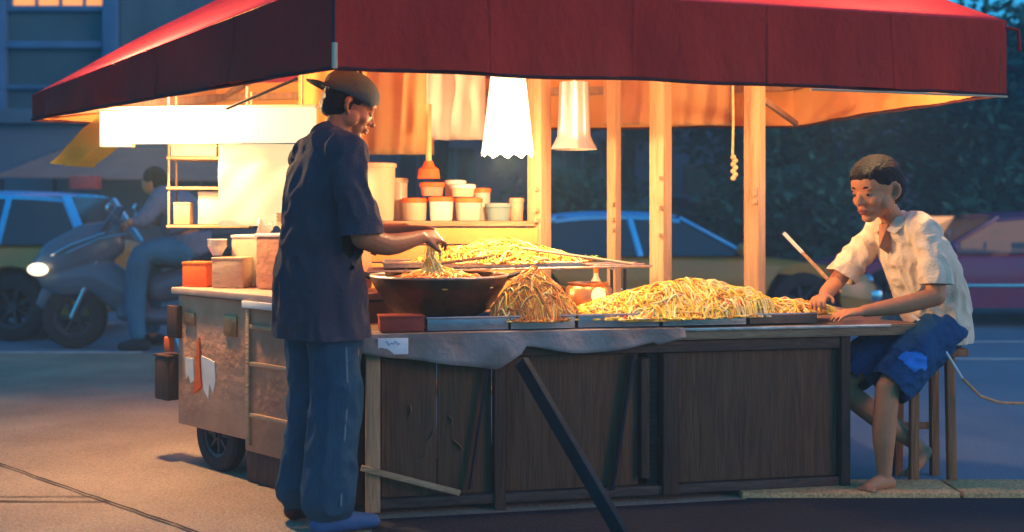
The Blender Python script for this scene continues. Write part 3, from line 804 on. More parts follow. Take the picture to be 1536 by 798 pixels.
heap('wok_noodles', V((-.30,4.66,.865)), .235, .23, .065, 460, ['noodle_o','noodle_pale','noodle_b','salmon'], [4,3,2,1], 'shallow mound of noodles frying inside the wok', core='noodle_o')
# long cooking sticks on the rack
for k, (a, b, lab) in enumerate(((P(640,398,4.72),P(800,376,5.0),'dark cooking stick lying over the wok towards the rack'),(P(780,372,4.86),P(950,396,4.98),'pale thin cooking stick lying at the right end of the rack'))):
    bm = bmesh.new(); c = (a+b)/2; tube(bm, [a-c, b-c], .0065, 7); o = link('cooking_stick', bm, ['dark_wood','cream'][k]); o.location = c+V((0,0,.0)); tag(o, lab, 'stick')
# copper pot with flame glow
pt = tag(empty('copper_pot', (.33,4.86,.702)), 'round copper pot with a glowing lamp beside the brown noodles', 'pot')
bm = bmesh.new(); lathe(bm, [(.001,.0),(.07,.0),(.10,.03),(.112,.09),(.10,.14),(.085,.155),(.092,.165),(.08,.165),(.075,.15),(.001,.15)]); link('pot_body', bm, 'copper', pt)
bm = bmesh.new(); ball(bm, (.035,-.108,.115), (.03,.018,.036), n=14); link('flame', bm, 'ember', pt)
bm = bmesh.new(); tube(bm, [(-.09,0,.13),(-.16,-.02,.155)], .012, 8); link('handle', bm, 'dark_wood', pt)
# plate by the seated person
pl = tag(empty('plate', ontop(1.72,.36,.7035)), 'white plate between the yellow noodles and the seated person', 'plate')
bm = bmesh.new(); lathe(bm, [(.001,.004),(.07,.004),(.10,.016),(.135,.03),(.137,.034),(.10,.022),(.07,.010),(.001,.010)], n=40); link('dish', bm, 'white', pl)
bm = bmesh.new(); ball(bm, (0,0,.02), (.09,.08,.03), n=16)
for v in bm.verts: v.co += V((0,0,1))*.02*noise.noise(v.co*45)
link('food', bm, 'salmon', pl)

# ------------------------------------------------------------------ hanging lamps, sheets and drapes
def frustum_shade(name, px, d, y0, y1, r0, r1, m, lab, ragged=0, lit=True):
    z0 = CAMZ-(y0-HY)*d/FPX; z1 = CAMZ-(y1-HY)*d/FPX
    e = tag(empty(name, ((px-768)*d/FPX, d, z0)), lab, 'lamp', 'white hanging lamps under the canopy')
    bm = bmesh.new(); n = 40; H = z0-z1; prof = []
    for k in range(11):
        u = k/10; r = r0 + (r1-r0)*u; 
        if ragged == 0: r = r0*(1-.0*u) + (.012*u) + (r1-r0)*max(0,(u-.82)/.18)
        prof.append((r, -H*u))
    rg = lathe(bm, prof, n=n)
    for i, ring in enumerate(rg):
        for k, v in enumerate(ring):
            v.co *= 1; w = .012*(i/10)*math.sin(k*2.7+ .7*math.sin(k)) if ragged else .003*math.sin(k*1.9)
            v.co.x *= 1+w*5; v.co.y *= 1+w*5
            if ragged and i == 10: v.co.z += .012*math.sin(k*1.7)
    link('shade', bm, m, e)
    bm = bmesh.new(); lathe(bm, [(.001,.0),(r0*.9,.0),(r0,-.006)], n=24); tube(bm, [(0,0,0),(0,0,max(.02, 1.9-z0))], .006, 6); link('cord_and_cap', bm, 'cream', e)
    bm = bmesh.new(); ball(bm, (0,0,-H*.72), (.03,.03,.042), n=14); tube(bm, [(0,0,0),(0,0,-H*.6)], .006, 6); link('bulb', bm, 'bulb' if lit else 'white', e)
    return e, V((e.location.x, d, z1))
lampA, la = frustum_shade('hanging_lamp', 762, 4.86, 112, 232, .075, .112, 'shade_lit', 'glowing white cloth lamp with ragged bottom edge', 1)
lampB, lb = frustum_shade('hanging_lamp', 861, 5.12, 124, 224, .066, .094, 'shade_metal', 'unlit pale grey lamp shade with flared rim between two posts', 0, False)
# backlit strip and glowing sheet
lb_ = tag(empty('light_box', (-1.47,5.40,0)), 'long glowing white light box under the left canopy edge', 'light')
def lbp(p): return V(p) - V((-1.47,5.40,0))
def slab(bm, a, b, z0, z1, th, f):
    a, b = V((a[0],a[1],0)), V((b[0],b[1],0)); d = b-a; box(bm, f((a+b)/2+V((0,0,(z0+z1)/2))), (d.length, th, z1-z0), math.atan2(d.y,d.x), .004)
bm = bmesh.new(); slab(bm, (-1.99,5.47), (-1.855,5.45), 1.487, 1.66, .05, lbp); slab(bm, (-1.835,5.447), (-.93,5.32), 1.50, 1.665, .05, lbp); link('diffuser', bm, 'lightbox', lb_)
bm = bmesh.new(); slab(bm, (-1.855,5.452),(-1.835,5.449),1.485,1.668,.06,lbp)
slab(bm, (-2.0,5.50), (-.92,5.35), 1.665,1.68,.08,lbp)
for x,y in ((-1.95,5.5),(-1.0,5.37)): tube(bm, [lbp(V((x,y,1.67))), lbp(V((x,y,1.9)))], .006, 6)
link('casing', bm, 'cream', lb_)
bm = bmesh.new()
n=26; prev=None
for i in range(n+1):
    t=i/n; x = -1.425+.62*t; y = 5.47-.06*t+.015*math.sin(t*14); colv=[bm.verts.new((x, y+.008*math.sin(t*22+r), 1.50-.395*r/12)) for r in range(13)]
    if prev:
        for r in range(12): bm.faces.new((prev[r],colv[r],colv[r+1],prev[r+1]))
    prev=colv
o = link('light_sheet', bm, 'light_sheet'); o.modifiers.new('s','SOLIDIFY').thickness=.004
tag(o, 'glowing cream plastic sheet hanging behind the standing man', 'sheet')
def drape(name, px0, px1, y0, y1, d, m, lab, cat='cloth', amp=.03, tilt=0, k=3):
    bm = bmesh.new(); n = 34; prev = None
    for i in range(n+1):
        t=i/n; px = px0+(px1-px0)*t; colv=[]
        for r in range(13):
            u=r/12; q = P(px, y0+(y1-y0)*u+tilt*(t-.5)*u*2, d)
            q.y += amp*math.sin(t*math.pi*k*2+u*.8)*(.3+.7*u) + .02*noise.noise(V((t*5,u*2,d)))
            colv.append(bm.verts.new(q))
        if prev:
            for r in range(12): bm.faces.new((prev[r],colv[r],colv[r+1],prev[r+1]))
        prev=colv
    o = link(name, bm, m); o.modifiers.new('s','SOLIDIFY').thickness=.004; tag(o, lab, cat, 'cloths hanging under the canopy'); return o
drape('hanging_cloth', 545, 650, 96, 232, 6.3, 'drape', 'orange tan cloth hanging behind the head of the standing man', tilt=0)
drape('hanging_cloth', 640, 728, 100, 210, 5.9, 'shade_white', 'pale cloth hanging just left of the glowing lamp', amp=.025)
bpy.data.objects['hanging_cloth.001'].data.materials[0] = M['white']
drape('hanging_cloth', 448, 552, 96, 245, 6.1, 'lining', 'deep orange cloth hanging directly behind the cap')
for (px0,px1,lab) in ((905,985,'plain tan cloth between the thin post and the middle post'),(1005,1095,'tan cloth right of the middle post')):
    drape('hanging_cloth', px0, px1, 112, 188, 6.45, 'drape', lab, amp=.02)
bm = bmesh.new(); beam(bm, P(1125,135,5.45), P(1195,186,6.3), .02,.03); o = link('corner_brace', bm, 'post'); tag(o, 'slanted wooden brace from the right post to the far canopy corner', 'brace')

# cable at right end
bm = bmesh.new()
pts = [P(1368,474,4.80), P(1385,484,4.75), P(1403,500,4.72), P(1420,530,4.70), P(1443,567,4.72), P(1470,594,4.75), P(1500,604,4.8), P(1540,605,4.9), P(1620,600,5.1), V((2.95,5.4,.5)), V((3.1,5.6,.8))]
tube(bm, pts, .0065, 8, mi=0)
for f in bm.faces:
    if f.calc_center_median().x < P(1432,0,4.72).x: f.material_index = 1
o = link('power_cable', bm, ['cord','cord_white']); tag(o, 'orange cable with a white start sagging off the right end of the counter', 'cable')

# ------------------------------------------------------------------ people
def hand(bm, w, d, n, sc_=1.0, side=1, curl=.5, spread=.12):
    "w wrist, d pointing direction, n palm normal; thumb on the side given"
    w = V(w); d = V(d).normalized(); n = V(n); n = (n - d*n.dot(d)).normalized(); t = d.cross(n).normalized()*side   # t: towards thumb
    s = sc_
    capsule(bm, [w-d*.01*s, w+d*.035*s, w+d*.078*s], [(.024*s,.017*s),(.036*s,.015*s),(.038*s,.013*s)], 14, up=n)
    for k, ln in enumerate((.070,.078,.073,.058)):
        off = (.028 - .0188*k)*s
        base = w + d*.075*s + t*off
        dd = (d + t*spread*(1.5-k)*.5).normalized()
        L = [ln*.45*s, ln*.32*s, ln*.26*s]; p = base - dd*.01*s; pts = [p]; ang = 0; q = base
        pts = [base-d*.015*s, base]
        for j, l_ in enumerate(L):
            ang += curl*(.35,.8,.6)[j]
            dj = dd*math.cos(ang) + n*math.sin(ang); q = q + dj*l_; pts.append(q)
        capsule(bm, pts, [.0085*s,.0088*s,.0082*s,.0075*s,.0062*s], 8)
    b = w + d*.022*s + t*.022*s
    td = (t*.75 + d*.6 + n*.35).normalized(); td2 = (t*.25 + d*.85 + n*.45).normalized()
    capsule(bm, [w+d*.012*s+t*.008*s, b+td*.02*s, b+td*.036*s+td2*.004*s, b+td*.038*s+td2*.032*s], [.013*s,.0125*s,.0098*s,.0072*s], 8)
def head(bm, c, f, up, s=1.0, nose=1.0):
    "c = centre of skull, f = facing"
    f = V(f).normalized(); up = V(up); up = (up - f*up.dot(f)).normalized(); l = up.cross(f)
    rot = Matrix((f, l, up)).transposed()
    def q(a, b, z): return V(c) + (f*a + l*b + up*z)*s
    def bl(a,b,z,r,n=18): ball(bm, q(a,b,z), tuple(x*s for x in r), rot, n)
    bl(-.008,0,.022,(.096,.076,.088)); bl(.03,0,-.015,(.066,.062,.082)); bl(.038,0,-.055,(.052,.050,.042)); bl(.066,0,-.088,(.024,.028,.018))
    bl(.05,0,.035,(.046,.06,.05))       # forehead
    for sd in (-1,1):
        bl(.056,sd*.034,-.025,(.03,.024,.024)); bl(.02,sd*.058,-.045,(.032,.014,.034)); bl(.078,sd*.027,.022,(.014,.022,.008),10)
        # ear
        capsule(bm, [q(-.006,sd*.074,.018), q(-.016,sd*.084,.006), q(-.012,sd*.083,-.018), q(.0,sd*.075,-.032)], [.008*s,.011*s,.009*s,.007*s], 8)
    capsule(bm, [q(.084,0,.012), q(.096,0,-.008), q(.108*nose,0,-.026)], [.008*s,.0095*s,.0125*s], 8)
    for sd in (-1,1): bl(.092,sd*.012,-.030,(.011,.0095,.008),8)
    bl(.088,0,-.052,(.014,.022,.0065),10); bl(.086,0,-.063,(.013,.020,.007),10)
    return q, rot
def eyes(parent, q, rot, s=1.0, lids=True, lip='lips'):
    for sd in (-1,1):
        bm = bmesh.new(); ball(bm, q(.0785,sd*.029,.001), (.0095*s,.0115*s,.0045*s), rot, 12); e = link('eye', bm, 'eye_white', parent)
        bm = bmesh.new(); ball(bm, q(.0855,sd*.029,-.0015), (.0055*s,.0070*s,.0052*s), rot, 10); link('iris', bm, 'iris', e)
        bm = bmesh.new(); capsule(bm, [q(.088,sd*.012,.022), q(.090,sd*.028,.027), q(.078,sd*.044,.022)], [.003*s,.0042*s,.0025*s], 6); link('eyebrow', bm, 'hair', parent)
        bm = bmesh.new(); capsule(bm, [q(.086,sd*.016,.006), q(.089,sd*.029,.009), q(.080,sd*.042,.005)], [.0025*s,.0034*s,.002*s], 6); link('eyelid', bm, 'skin_tan' if lip=='lips' else 'skin_dark', parent)
    bm = bmesh.new(); capsule(bm, [q(.094,-.02,-.056), q(.101,0,-.0545), q(.094,.02,-.056)], [.003*s,.0055*s,.003*s], 8); capsule(bm, [q(.092,-.017,-.063), q(.099,0,-.065), q(.092,.017,-.063)], [.003*s,.006*s,.003*s], 8)
    link('lips', bm, 'lips', parent)

# ---- standing cook
TH = R(33)
man = tag(empty('person', (-.715,4.19,.006), TH), 'person standing at the wok in backwards cap, navy T-shirt and loose navy trousers', 'person')
bm = bmesh.new()
capsule(bm, [(0,-.0,.90),(0,0,1.02),(.015,0,1.16),(.03,0,1.30),(.035,0,1.385)], [(.15,.115),(.145,.11),(.15,.105),(.17,.105),(.12,.085)], 20, up=V((1,0,0)))
capsule(bm, [(.04,-.16,1.375),(.035,0,1.395),(.04,.16,1.375)], [.052,.07,.052], 14)
capsule(bm, [(.035,0,1.38),(.055,0,1.44),(.085,0,1.50)], [.062,.055,.056], 14)
for sd in (-1,1):
    capsule(bm, [(0,sd*.09,.90),(.02,sd*.105,.70),(.03,sd*.11,.50),(.0,sd*.115,.28),(-.01,sd*.12,.09)], [.095,.085,.058,.055,.038], 14)
    capsule(bm, [(-.04,sd*.12,.045),(.03,sd*.125,.042),(.13,sd*.135,.025)], [.034,.036,.026], 12)
# right (near) arm
capsule(bm, [(.035,-.185,1.365),(.03,-.235,1.24),(.055,-.255,1.075)], [.056,.05,.042], 14)
capsule(bm, [(.055,-.255,1.075),(.17,-.225,1.045),(.33,-.17,1.068)], [.043,.041,.027], 14)
hand(bm, (.335,-.168,1.07), (.95,.25,.02), (.1,.6,-.7), 1.0, -1, .75)
# left (far) arm
capsule(bm, [(.035,.185,1.365),(.08,.235,1.24),(.15,.235,1.11)], [.056,.05,.042], 14)
capsule(bm, [(.15,.235,1.11),(.26,.14,1.085),(.37,.02,1.095)], [.042,.038,.027], 14)
hand(bm, (.375,.012,1.097), (.75,-.45,-.03), (-.1,-.3,-.9), 1.0, 1, .85)
q, rot = head(bm, (.118,-.0,1.565), (.86,-.30,-.42), (.35,-.1,.95), 1.02)
fuse('body', bm, 'skin_dark', man, .0045, 3)
eyes(man, q, rot, 1.02, lip='d')
# hair under the cap (back and sides)
bm = bmesh.new()
ball(bm, q(-.028,0,.01), (.083,.081,.088), rot, 20); ball(bm, q(-.06,0,-.028), (.045,.06,.045), rot, 14)
for sd in (-1,1): ball(bm, q(.012,sd*.062,.03), (.03,.018,.032), rot, 10)
fuse('hair', bm, 'hair', man, .006, 2, fold(60,.002,sz=1))
# cap worn backwards
bm = bmesh.new()
N1 = 36
crs = []
for j in range(13):
    u = j/12; a = u*R(88); zz = .052 + .076*math.sin(a); k = math.cos(a)
    crs.append([bm.verts.new(q(-.012 + (.108*k)*math.cos(2*math.pi*i/N1), .09*k*math.sin(2*math.pi*i/N1), zz - (0.012*math.cos(2*math.pi*i/N1))*0 + .003*abs(math.sin(3*math.pi*i/N1))*k)) for i in range(N1)])
low = [bm.verts.new(q(-.012+.106*math.cos(2*math.pi*i/N1), .088*math.sin(2*math.pi*i/N1), .024)) for i in range(N1)]
crs.insert(0, low)
for j in range(len(crs)-1):
    for i in range(N1): bm.faces.new((crs[j][i], crs[j][(i+1)%N1], crs[j+1][(i+1)%N1], crs[j+1][i]))
bm.faces.new(crs[-1])
cp = link('cap', bm, 'cap', man); cp.modifiers.new('s','SOLIDIFY').thickness = .004
bm = bmesh.new(); pr = None
for i in range(17):
    a = R(115 + 130*i/16); inner = (-.012+.104*math.cos(a), .087*math.sin(a)); k = math.sin(math.pi*i/16)
    outr = (inner[0]-.062*k-.004, inner[1]*1.02)
    zi = .03
    r_ = [bm.verts.new(q(inner[0]+.004, inner[1], zi)), bm.verts.new(q((inner[0]+outr[0])/2, (inner[1]+outr[1])/2, zi-.002+.006*k)), bm.verts.new(q(outr[0], outr[1], zi-.008))]
    if pr:
        for j in range(2): bm.faces.new((pr[j], r_[j], r_[j+1], pr[j+1]))
    pr = r_
br = link('brim', bm, 'cap_brim', cp); br.modifiers.new('s','SOLIDIFY').thickness = .005
bm = bmesh.new(); ball(bm, q(-.012,0,.131), (.009,.009,.005), rot, 10); link('button', bm, 'cap_brim', cp)
# shirt: loose, hem at hip height
bm = bmesh.new()
capsule(bm, [(.005,0,.70),(.0,0,.86),(-.0,0,1.02),(.01,0,1.16),(.025,0,1.29),(.035,0,1.365)], [(.222,.165),(.208,.158),(.190,.142),(.183,.135),(.188,.130),(.150,.10)], 24, up=V((1,0,0)))
capsule(bm, [(.03,-.175,1.372),(.03,0,1.40),(.03,.175,1.372)], [.068,.078,.068], 16)
capsule(bm, [(.025,0,1.38),(.035,0,1.425)], [.075,.068], 14)
capsule(bm, [(.035,-.175,1.36),(.028,-.228,1.25),(.048,-.248,1.13),(.058,-.256,1.04)], [.066,.066,.069,.072], 16)
capsule(bm, [(.035,.175,1.36),(.08,.235,1.26),(.13,.24,1.15)], [.065,.066,.07], 16)
fuse('shirt', bm, 'navy_shirt', man, .007, 5, fold(9, .013, sz=.6, amp2=.022), cuts=[((.052,-.268,1.085),(.05,-.05,-1),.081),((.115,.238,1.19),(.4,0,-1),.095),((0,0,.705),(0,0,-1),.34)])
bm = bmesh.new()
tube(bm, [(.03+.058*math.cos(a), .056*math.sin(a), 1.448-.012*math.cos(a)) for a in [2*math.pi*k/24 for k in range(25)]], .006, 7, cap=False); link('collar', bm, 'navy_shirt', man)
# trousers
bm = bmesh.new()
capsule(bm, [(0,0,.84),(0,0,.93)], [(.158,.118),(.15,.112)], 18, up=V((1,0,0)))
for sd in (-1,1):
    capsule(bm, [(0,sd*.085,.86),(.012,sd*.10,.68),(.022,sd*.107,.50),(.0,sd*.112,.28),(-.015,sd*.115,.12)], [.098,.098,.092,.090,.096], 18)
fuse('trousers', bm, 'navy_trousers', man, .007, 4, fold(8, .010, sz=.6, amp2=.020), cuts=[((0,0,.055),(0,0,-1),.4)])
bm = bmesh.new(); tube(bm, [(.012,-.206,.68),(.02,-.201,.50),(.0,-.204,.28),(-.012,-.214,.12)], (.004), 6); link('side_stripe', bm, 'stripe', man)
for sd, mm in ((1,'shoe_dark'),(-1,'slipper')):
    bm = bmesh.new(); capsule(bm, [(-.055,sd*.122,.036),(.03,sd*.125,.038),(.15,sd*.14,.027)], [(.042,.036),(.046,.038),(.04,.026)], 14)
    o = fuse('shoe', bm, mm, man, .006, 2); o['label'] = 'dark red brown shoe' if sd == 1 else 'blue slipper'
for v in (): pass

# ---- dough / noodles in the cook's hands
bm = bmesh.new()
for k in range(26):
    a = V((random.uniform(-.02,.02),random.uniform(-.02,.02),0)); tube(bm, [a, a+V((random.uniform(-.02,.02),random.uniform(-.02,.02),-.05)), a+V((random.uniform(-.03,.03),random.uniform(-.03,.03),-.10-.03*random.random()))], .0035, 5)
hw = Matrix.Rotation(TH,3,'Z') @ V((.44,-.07,1.055)) + V((-.715,4.19,0))
o = link('held_noodles', bm, 'noodle_pale'); o.location = hw; tag(o, 'pale noodles dangling from the hands of the standing person', 'noodles')

# ---- seated person
TS = R(200)
boy = tag(empty('person', (1.815,4.89,0), TS), 'person sitting on the stool in an open cream shirt and dark blue shorts', 'person')
bm = bmesh.new()
capsule(bm, [(0,0,.68),(.01,0,.78),(.055,0,.90),(.11,0,1.02),(.16,0,1.09)], [(.13,.10),(.125,.095),(.13,.095),(.145,.09),(.10,.07)], 18, up=V((1,0,.2)))
capsule(bm, [(.16,-.145,1.08),(.155,0,1.10),(.16,.145,1.08)], [.046,.06,.046], 14)
capsule(bm, [(.16,0,1.09),(.195,0,1.14),(.235,0,1.19)], [.05,.045,.047], 14)
q, rot = head(bm, (.278,.0,1.265), (.93,.20,-.22), (.24,.04,.96), 1.17)
# legs
capsule(bm, [(.02,.085,.68),(.17,.10,.57),(.31,.11,.44)], [.082,.07,.05], 14)
capsule(bm, [(.31,.11,.44),(.335,.118,.27),(.335,.12,.085)], [.05,.048,.029], 14)
capsule(bm, [(.31,.12,.05),(.365,.125,.055),(.43,.135,.042)], [.027,.03,.02], 12)
for k in range(5): capsule(bm, [(.42,.108+.014*k,.04),(.457-.005*k,.104+.017*k,.034)], [.010,.0085-.0006*k], 8)
capsule(bm, [(.02,-.085,.68),(.22,-.09,.56),(.42,-.08,.43)], [.082,.07,.05], 14)
capsule(bm, [(.42,-.08,.43),(.25,-.05,.30),(.05,-.015,.155)], [.05,.05,.029], 14)
capsule(bm, [(.015,-.01,.13),(.06,.0,.095),(.115,.01,.052)], [.027,.03,.02], 12)
for k in range(5): capsule(bm, [(.105,-.018+.014*k,.05),(.137-.005*k,-.024+.017*k,.036)], [.010,.0085-.0006*k], 8)
# near (left) arm resting on the counter
capsule(bm, [(.165,.155,1.075),(.155,.20,.95),(.17,.235,.825)], [.048,.043,.038], 14)
capsule(bm, [(.17,.235,.825),(.30,.19,.79),(.44,.13,.765)], [.039,.037,.025], 14)
hand(bm, (.445,.128,.765), (.92,-.25,-.10), (0,-.25,-.95), .92, -1, .45)
# far (right) arm holding the stick
capsule(bm, [(.165,-.155,1.075),(.24,-.21,.96),(.33,-.22,.855)], [.047,.042,.036], 14)
capsule(bm, [(.33,-.22,.855),(.42,-.15,.825),(.50,-.06,.815)], [.036,.033,.024], 14)
hand(bm, (.505,-.055,.815), (.7,.55,-.05), (.2,.3,-.9), .92, 1, 1.1)
fuse('body', bm, 'skin_tan', boy, .0045, 5)
eyes(boy, q, rot, 1.17)
bm = bmesh.new()
K = 1.17
ball(bm, q(-.006,0,.056), (.094*K,.080*K,.070*K), rot, 24); ball(bm, q(-.045,0,.010), (.062*K,.078*K,.082*K), rot, 18)
for k in range(5):
    sd = -.045+k*.022; capsule(bm, [q(.03,sd,.100), q(.072,sd+.006,.078), q(.089,sd+.012,.058+.006*(k%2))], [.010,.009,.004], 8)
for sd in (-1,1): ball(bm, q(.018,sd*.070,.045), (.02,.012,.03), rot, 10)
fuse('hair', bm, 'hair', boy, .005, 2, lambda c: .003+.002*noise.noise(V((c.x*22,c.y*75,c.z*30)))+.002*noise.noise(V((c.x*60,c.y*160,c.z*60))))
# shirt
bm = bmesh.new()
capsule(bm, [(-.02,0,.64),(-.015,0,.76),(.03,0,.90),(.095,0,1.01),(.14,0,1.075)], [(.165,.140),(.160,.135),(.165,.132),(.168,.12),(.135,.085)], 22, up=V((1,0,.2)))
capsule(bm, [(.15,-.15,1.085),(.14,0,1.105),(.15,.15,1.085)], [.062,.07,.062], 16)
capsule(bm, [(.155,.15,1.07),(.152,.20,.96),(.166,.228,.86),(.17,.235,.82)], [.056,.058,.060,.062], 16)
capsule(bm, [(.16,-.15,1.07),(.235,-.205,.965),(.31,-.22,.875),(.33,-.22,.85)], [.055,.056,.058,.06], 16)
fuse('shirt', bm, 'cream_shirt', boy, .0065, 4, fold(11, .011, sz=.55, amp2=.024), cuts=[((.162,.232,.875),(.06,.1,-1),.085),((.30,-.22,.885),(.7,-.05,-1),.09),((-.02,0,.61),(0,0,-1),.3)])
# collar flaps and button placket, skin V at the neck
bm = bmesh.new()
for sd in (-1,1):
    pts = [V((.135,sd*.062,1.165)), V((.215,sd*.045,1.150)), V((.248,sd*.022,1.095)), V((.245,sd*.070,1.080)), V((.20,sd*.098,1.125))]
    vs = [bm.verts.new(p) for p in pts]; bm.faces.new(vs)
cl = link('collar', bm, 'cream_shirt', boy, smooth=False); cl.modifiers.new('s','SOLIDIFY').thickness = .006
bm = bmesh.new()
vs = [bm.verts.new(p) for p in (V((.245,-.03,1.12)),V((.245,.03,1.12)),V((.268,.0,1.02)))]; vt = [bm.verts.new(v.co-V((.05,0,.03))) for v in vs]
bm.faces.new(vs); bm.faces.new(vt[::-1])
for k in range(3): bm.faces.new((vs[k],vs[(k+1)%3],vt[(k+1)%3],vt[k]))
link('neck_opening', bm, 'skin_tan', boy, smooth=False)
# shorts
bm = bmesh.new()
capsule(bm, [(-.01,0,.655),(0,0,.72)], [(.165,.12),(.15,.11)], 18, up=V((1,0,0)))
capsule(bm, [(.02,.085,.665),(.16,.10,.575),(.275,.11,.465)], [.10,.10,.092], 16)
capsule(bm, [(.02,-.085,.665),(.20,-.09,.565),(.34,-.085,.485)], [.10,.098,.088], 16)
fuse('shorts', bm, 'blue_shorts', boy, .007, 3, fold(11, .013, sz=1, amp2=.014), cuts=[((.31,.11,.44),(.85,.05,-.6),.13),((.37,-.085,.46),(.8,0,-.6),.13)])
shorts = bpy.data.objects['shorts']; shorts.data.materials.append(M['blue_sheen'])
for f in shorts.data.polygons:  # sheen on the near thigh painted as a bright blue area
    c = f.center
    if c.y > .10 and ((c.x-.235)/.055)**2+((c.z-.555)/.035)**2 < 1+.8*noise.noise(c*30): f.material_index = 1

# stick
a, b = P(1176,350,5.05), P(1262,440,4.93); c = (a+b)/2
bm = bmesh.new(); tube(bm, [a-c, (b-c)], [.0065,.009], 8); 
o = link('wooden_stick', bm, 'tan_wood'); o.location = c; tag(o, 'pale stick raised in the hand of the seated person', 'stick')
bm = bmesh.new(); d0 = (a-c); tube(bm, [d0*1.01, d0*.35], [.0085,.0085], 8); link('white_tip', bm, 'white', o)

# stool
st = tag(empty('stool', (1.80,4.92,0)), 'tall brown wooden stool under the seated person', 'stool')
bm = bmesh.new(); box(bm, (0,0,.572), (.27,.28,.035), R(4), .01); link('seat', bm, 'stool_wood', st)
for sx in (-1,1):
    for sy in (-1,1):
        bm = bmesh.new(); beam(bm, (sx*.075,sy*.09,.553), (sx*.082,sy*.10,.0), .036, .036, .004); link('leg', bm, 'stool_wood', st)
bm = bmesh.new(); beam(bm, (-.06,.098,.22),(.06,.098,.22), .022,.03); link('stretcher', bm, 'stool_wood', st)

# ------------------------------------------------------------------ vehicles
def make_car(name, loc, rz, L, W, H, body, top, lab, hatch=False, lit=False, sign=False, grp='cars parked across the road'):
    "local x forward; centred"
    e = tag(empty(name, loc, rz), lab, 'car', grp)
    hw = W/2; wr = .31; wx = (L*.315, -L*.305); belt = H*.64
    def topz(x):   # hood / trunk / belt line
        u = x/L
        if u > .18: return belt - .04 - .16*((u-.18)/.32)**1.6
        if u < -.33 and not hatch: return belt - .02 - .08*((-.33-u)/.17)**2
        return belt
    def bot(x):
        z = .20
        for c in wx:
            d = abs(x-c)
            if d < wr*1.18: z = max(z, math.sqrt((wr*1.18)**2-d*d)+wr*.98)
        return z
    bm = bmesh.new(); xs = [-L/2 + L*i/90 for i in range(91)]; prev = None
    for x in xs:
        u = abs(x)/(L/2); tp = 1 - .10*max(0,(u-.72)/.28)**2.2*2.2; w = hw*tp
        zt_, zb_ = topz(x), bot(x)
        endk = max(0,(u-.93)/.07); zt_ -= .10*endk**2; zb_ += .08*endk**2
        ring = []
        for sgn in (1,-1):
            side_ = [(0,zt_+.015), (w*.55,zt_+.012), (w*.86,zt_-.01), (w*.955,zt_-.05), (w*.99,zt_-.12), (w,max(zb_+.02,zt_-.26)), (w*.985,max(zb_+.01,.36)), (w*.96,zb_)]
            pts = [(sgn*a, z) for a, z in side_]
            ring += pts if sgn == 1 else pts[::-1][:-1]
        vs = [bm.verts.new((x, y_, z_)) for y_, z_ in ring]
        if prev:
            n = len(vs)
            for k in range(n): bm.faces.new((prev[k], vs[k], vs[(k+1)%n], prev[(k+1)%n]))
        else: bm.faces.new(vs)
        prev = vs
    bm.faces.new(prev[::-1])
    bd = link('body', bm, body, e)
    # greenhouse
    bz = belt-.01
    xA, xB = L*.20, (-L*.47 if hatch else -L*.37)      # base front/back
    tA, tB = L*.045, (-L*.41 if hatch else -L*.24)     # roof front/back
    def ghx(u, z):
        k = (z-bz)/(H-bz); 
        return (xA+(tA-xA)*k) if u else (xB+(tB-xB)*k)
    wb, wt = hw*.93, hw*.74
    bm = bmesh.new(); prev = None
    for i in range(9):
        t = i/8; ring = []
        x = tA*(1-t)+tB*t
        zc = H - .035*abs(2*t-1)**2.5
        vs = [bm.verts.new((x, wt*yy, zc-.045*abs(yy)**3 + (.0))) for yy in (-1.03,-.9,-.6,-.2,.2,.6,.9,1.03)]
        vs += [bm.verts.new((x, wt*yy, zc-.045*abs(yy)**3-.035)) for yy in (1.03,.6,0,-.6,-1.03)]
        if prev:
            n=len(vs)
            for k in range(n): bm.faces.new((prev[k], vs[k], vs[(k+1)%n], prev[(k+1)%n]))
        else: bm.faces.new(vs)
        prev = vs
    bm.faces.new(prev[::-1])
    link('roof', bm, top, e)
    # pillars
    ht = H-.065
    def gp(x, s, z):
        k = (z-bz)/(ht-bz); return V((x, s*(wb+(wt-wb)*k), z))
    bm = bmesh.new()
    for s in (-1,1):
        for (xb_, xt_, w_) in ((xA,tA,.05),(L*-.05,L*-.07,.06),(xB,tB,.09)):
            beam(bm, gp(xb_,s,bz), gp(xt_,s,ht), w_, .035, .006)
    if hatch:
        for s in (-1,1): beam(bm, gp(-L*.27,s,bz), gp(-L*.28,s,ht), .05,.03,.006)
    link('pillar', bm, top if not lit else body, e)
    gl = 'glass_clear' if lit else 'glass'
    def pane(nm, pts):
        bm = bmesh.new(); vs = [bm.verts.new(p) for p in pts]; bm.faces.new(vs)
        o = link(nm, bm, gl, e, smooth=False); o.modifiers.new('s','SOLIDIFY').thickness=.006
    for s in (-1,1):
        pane('window', [gp(xA-.03,s*.985,bz), gp(tA-.01,s*.985,ht), gp(-L*.07+.02,s*.985,ht), gp(-L*.05+.02,s*.985,bz)])
        pane('window', [gp(-L*.05-.03,s*.985,bz), gp(-L*.07-.03,s*.985,ht), gp(tB,s*.985,ht), gp(xB+.04,s*.985,bz)])
    pane('windscreen', [gp(xA,.93,bz), gp(tA,.93,ht), gp(tA,-.93,ht), gp(xA,-.93,bz)])
    pane('rear_window', [gp(xB,.9,bz), gp(tB,.9,ht), gp(tB,-.9,ht), gp(xB,-.9,bz)])
    # seats
    bm = bmesh.new()
    for x in (L*.02,-L*.2):
        for s in (-.38,.38): box(bm, (x,s,belt-.02), (.12,.42,.30), None, .04); box(bm, (x,s,belt+.17), (.09,.22,.12), None, .03)
    link('seat', bm, 'cabin' if lit else 'seat_dark', e)
    for x in wx:
        for s in (-1,1): wheel(e, (x, s*(hw-.10), wr), wr, .19, rimm='rim', spokes=7)
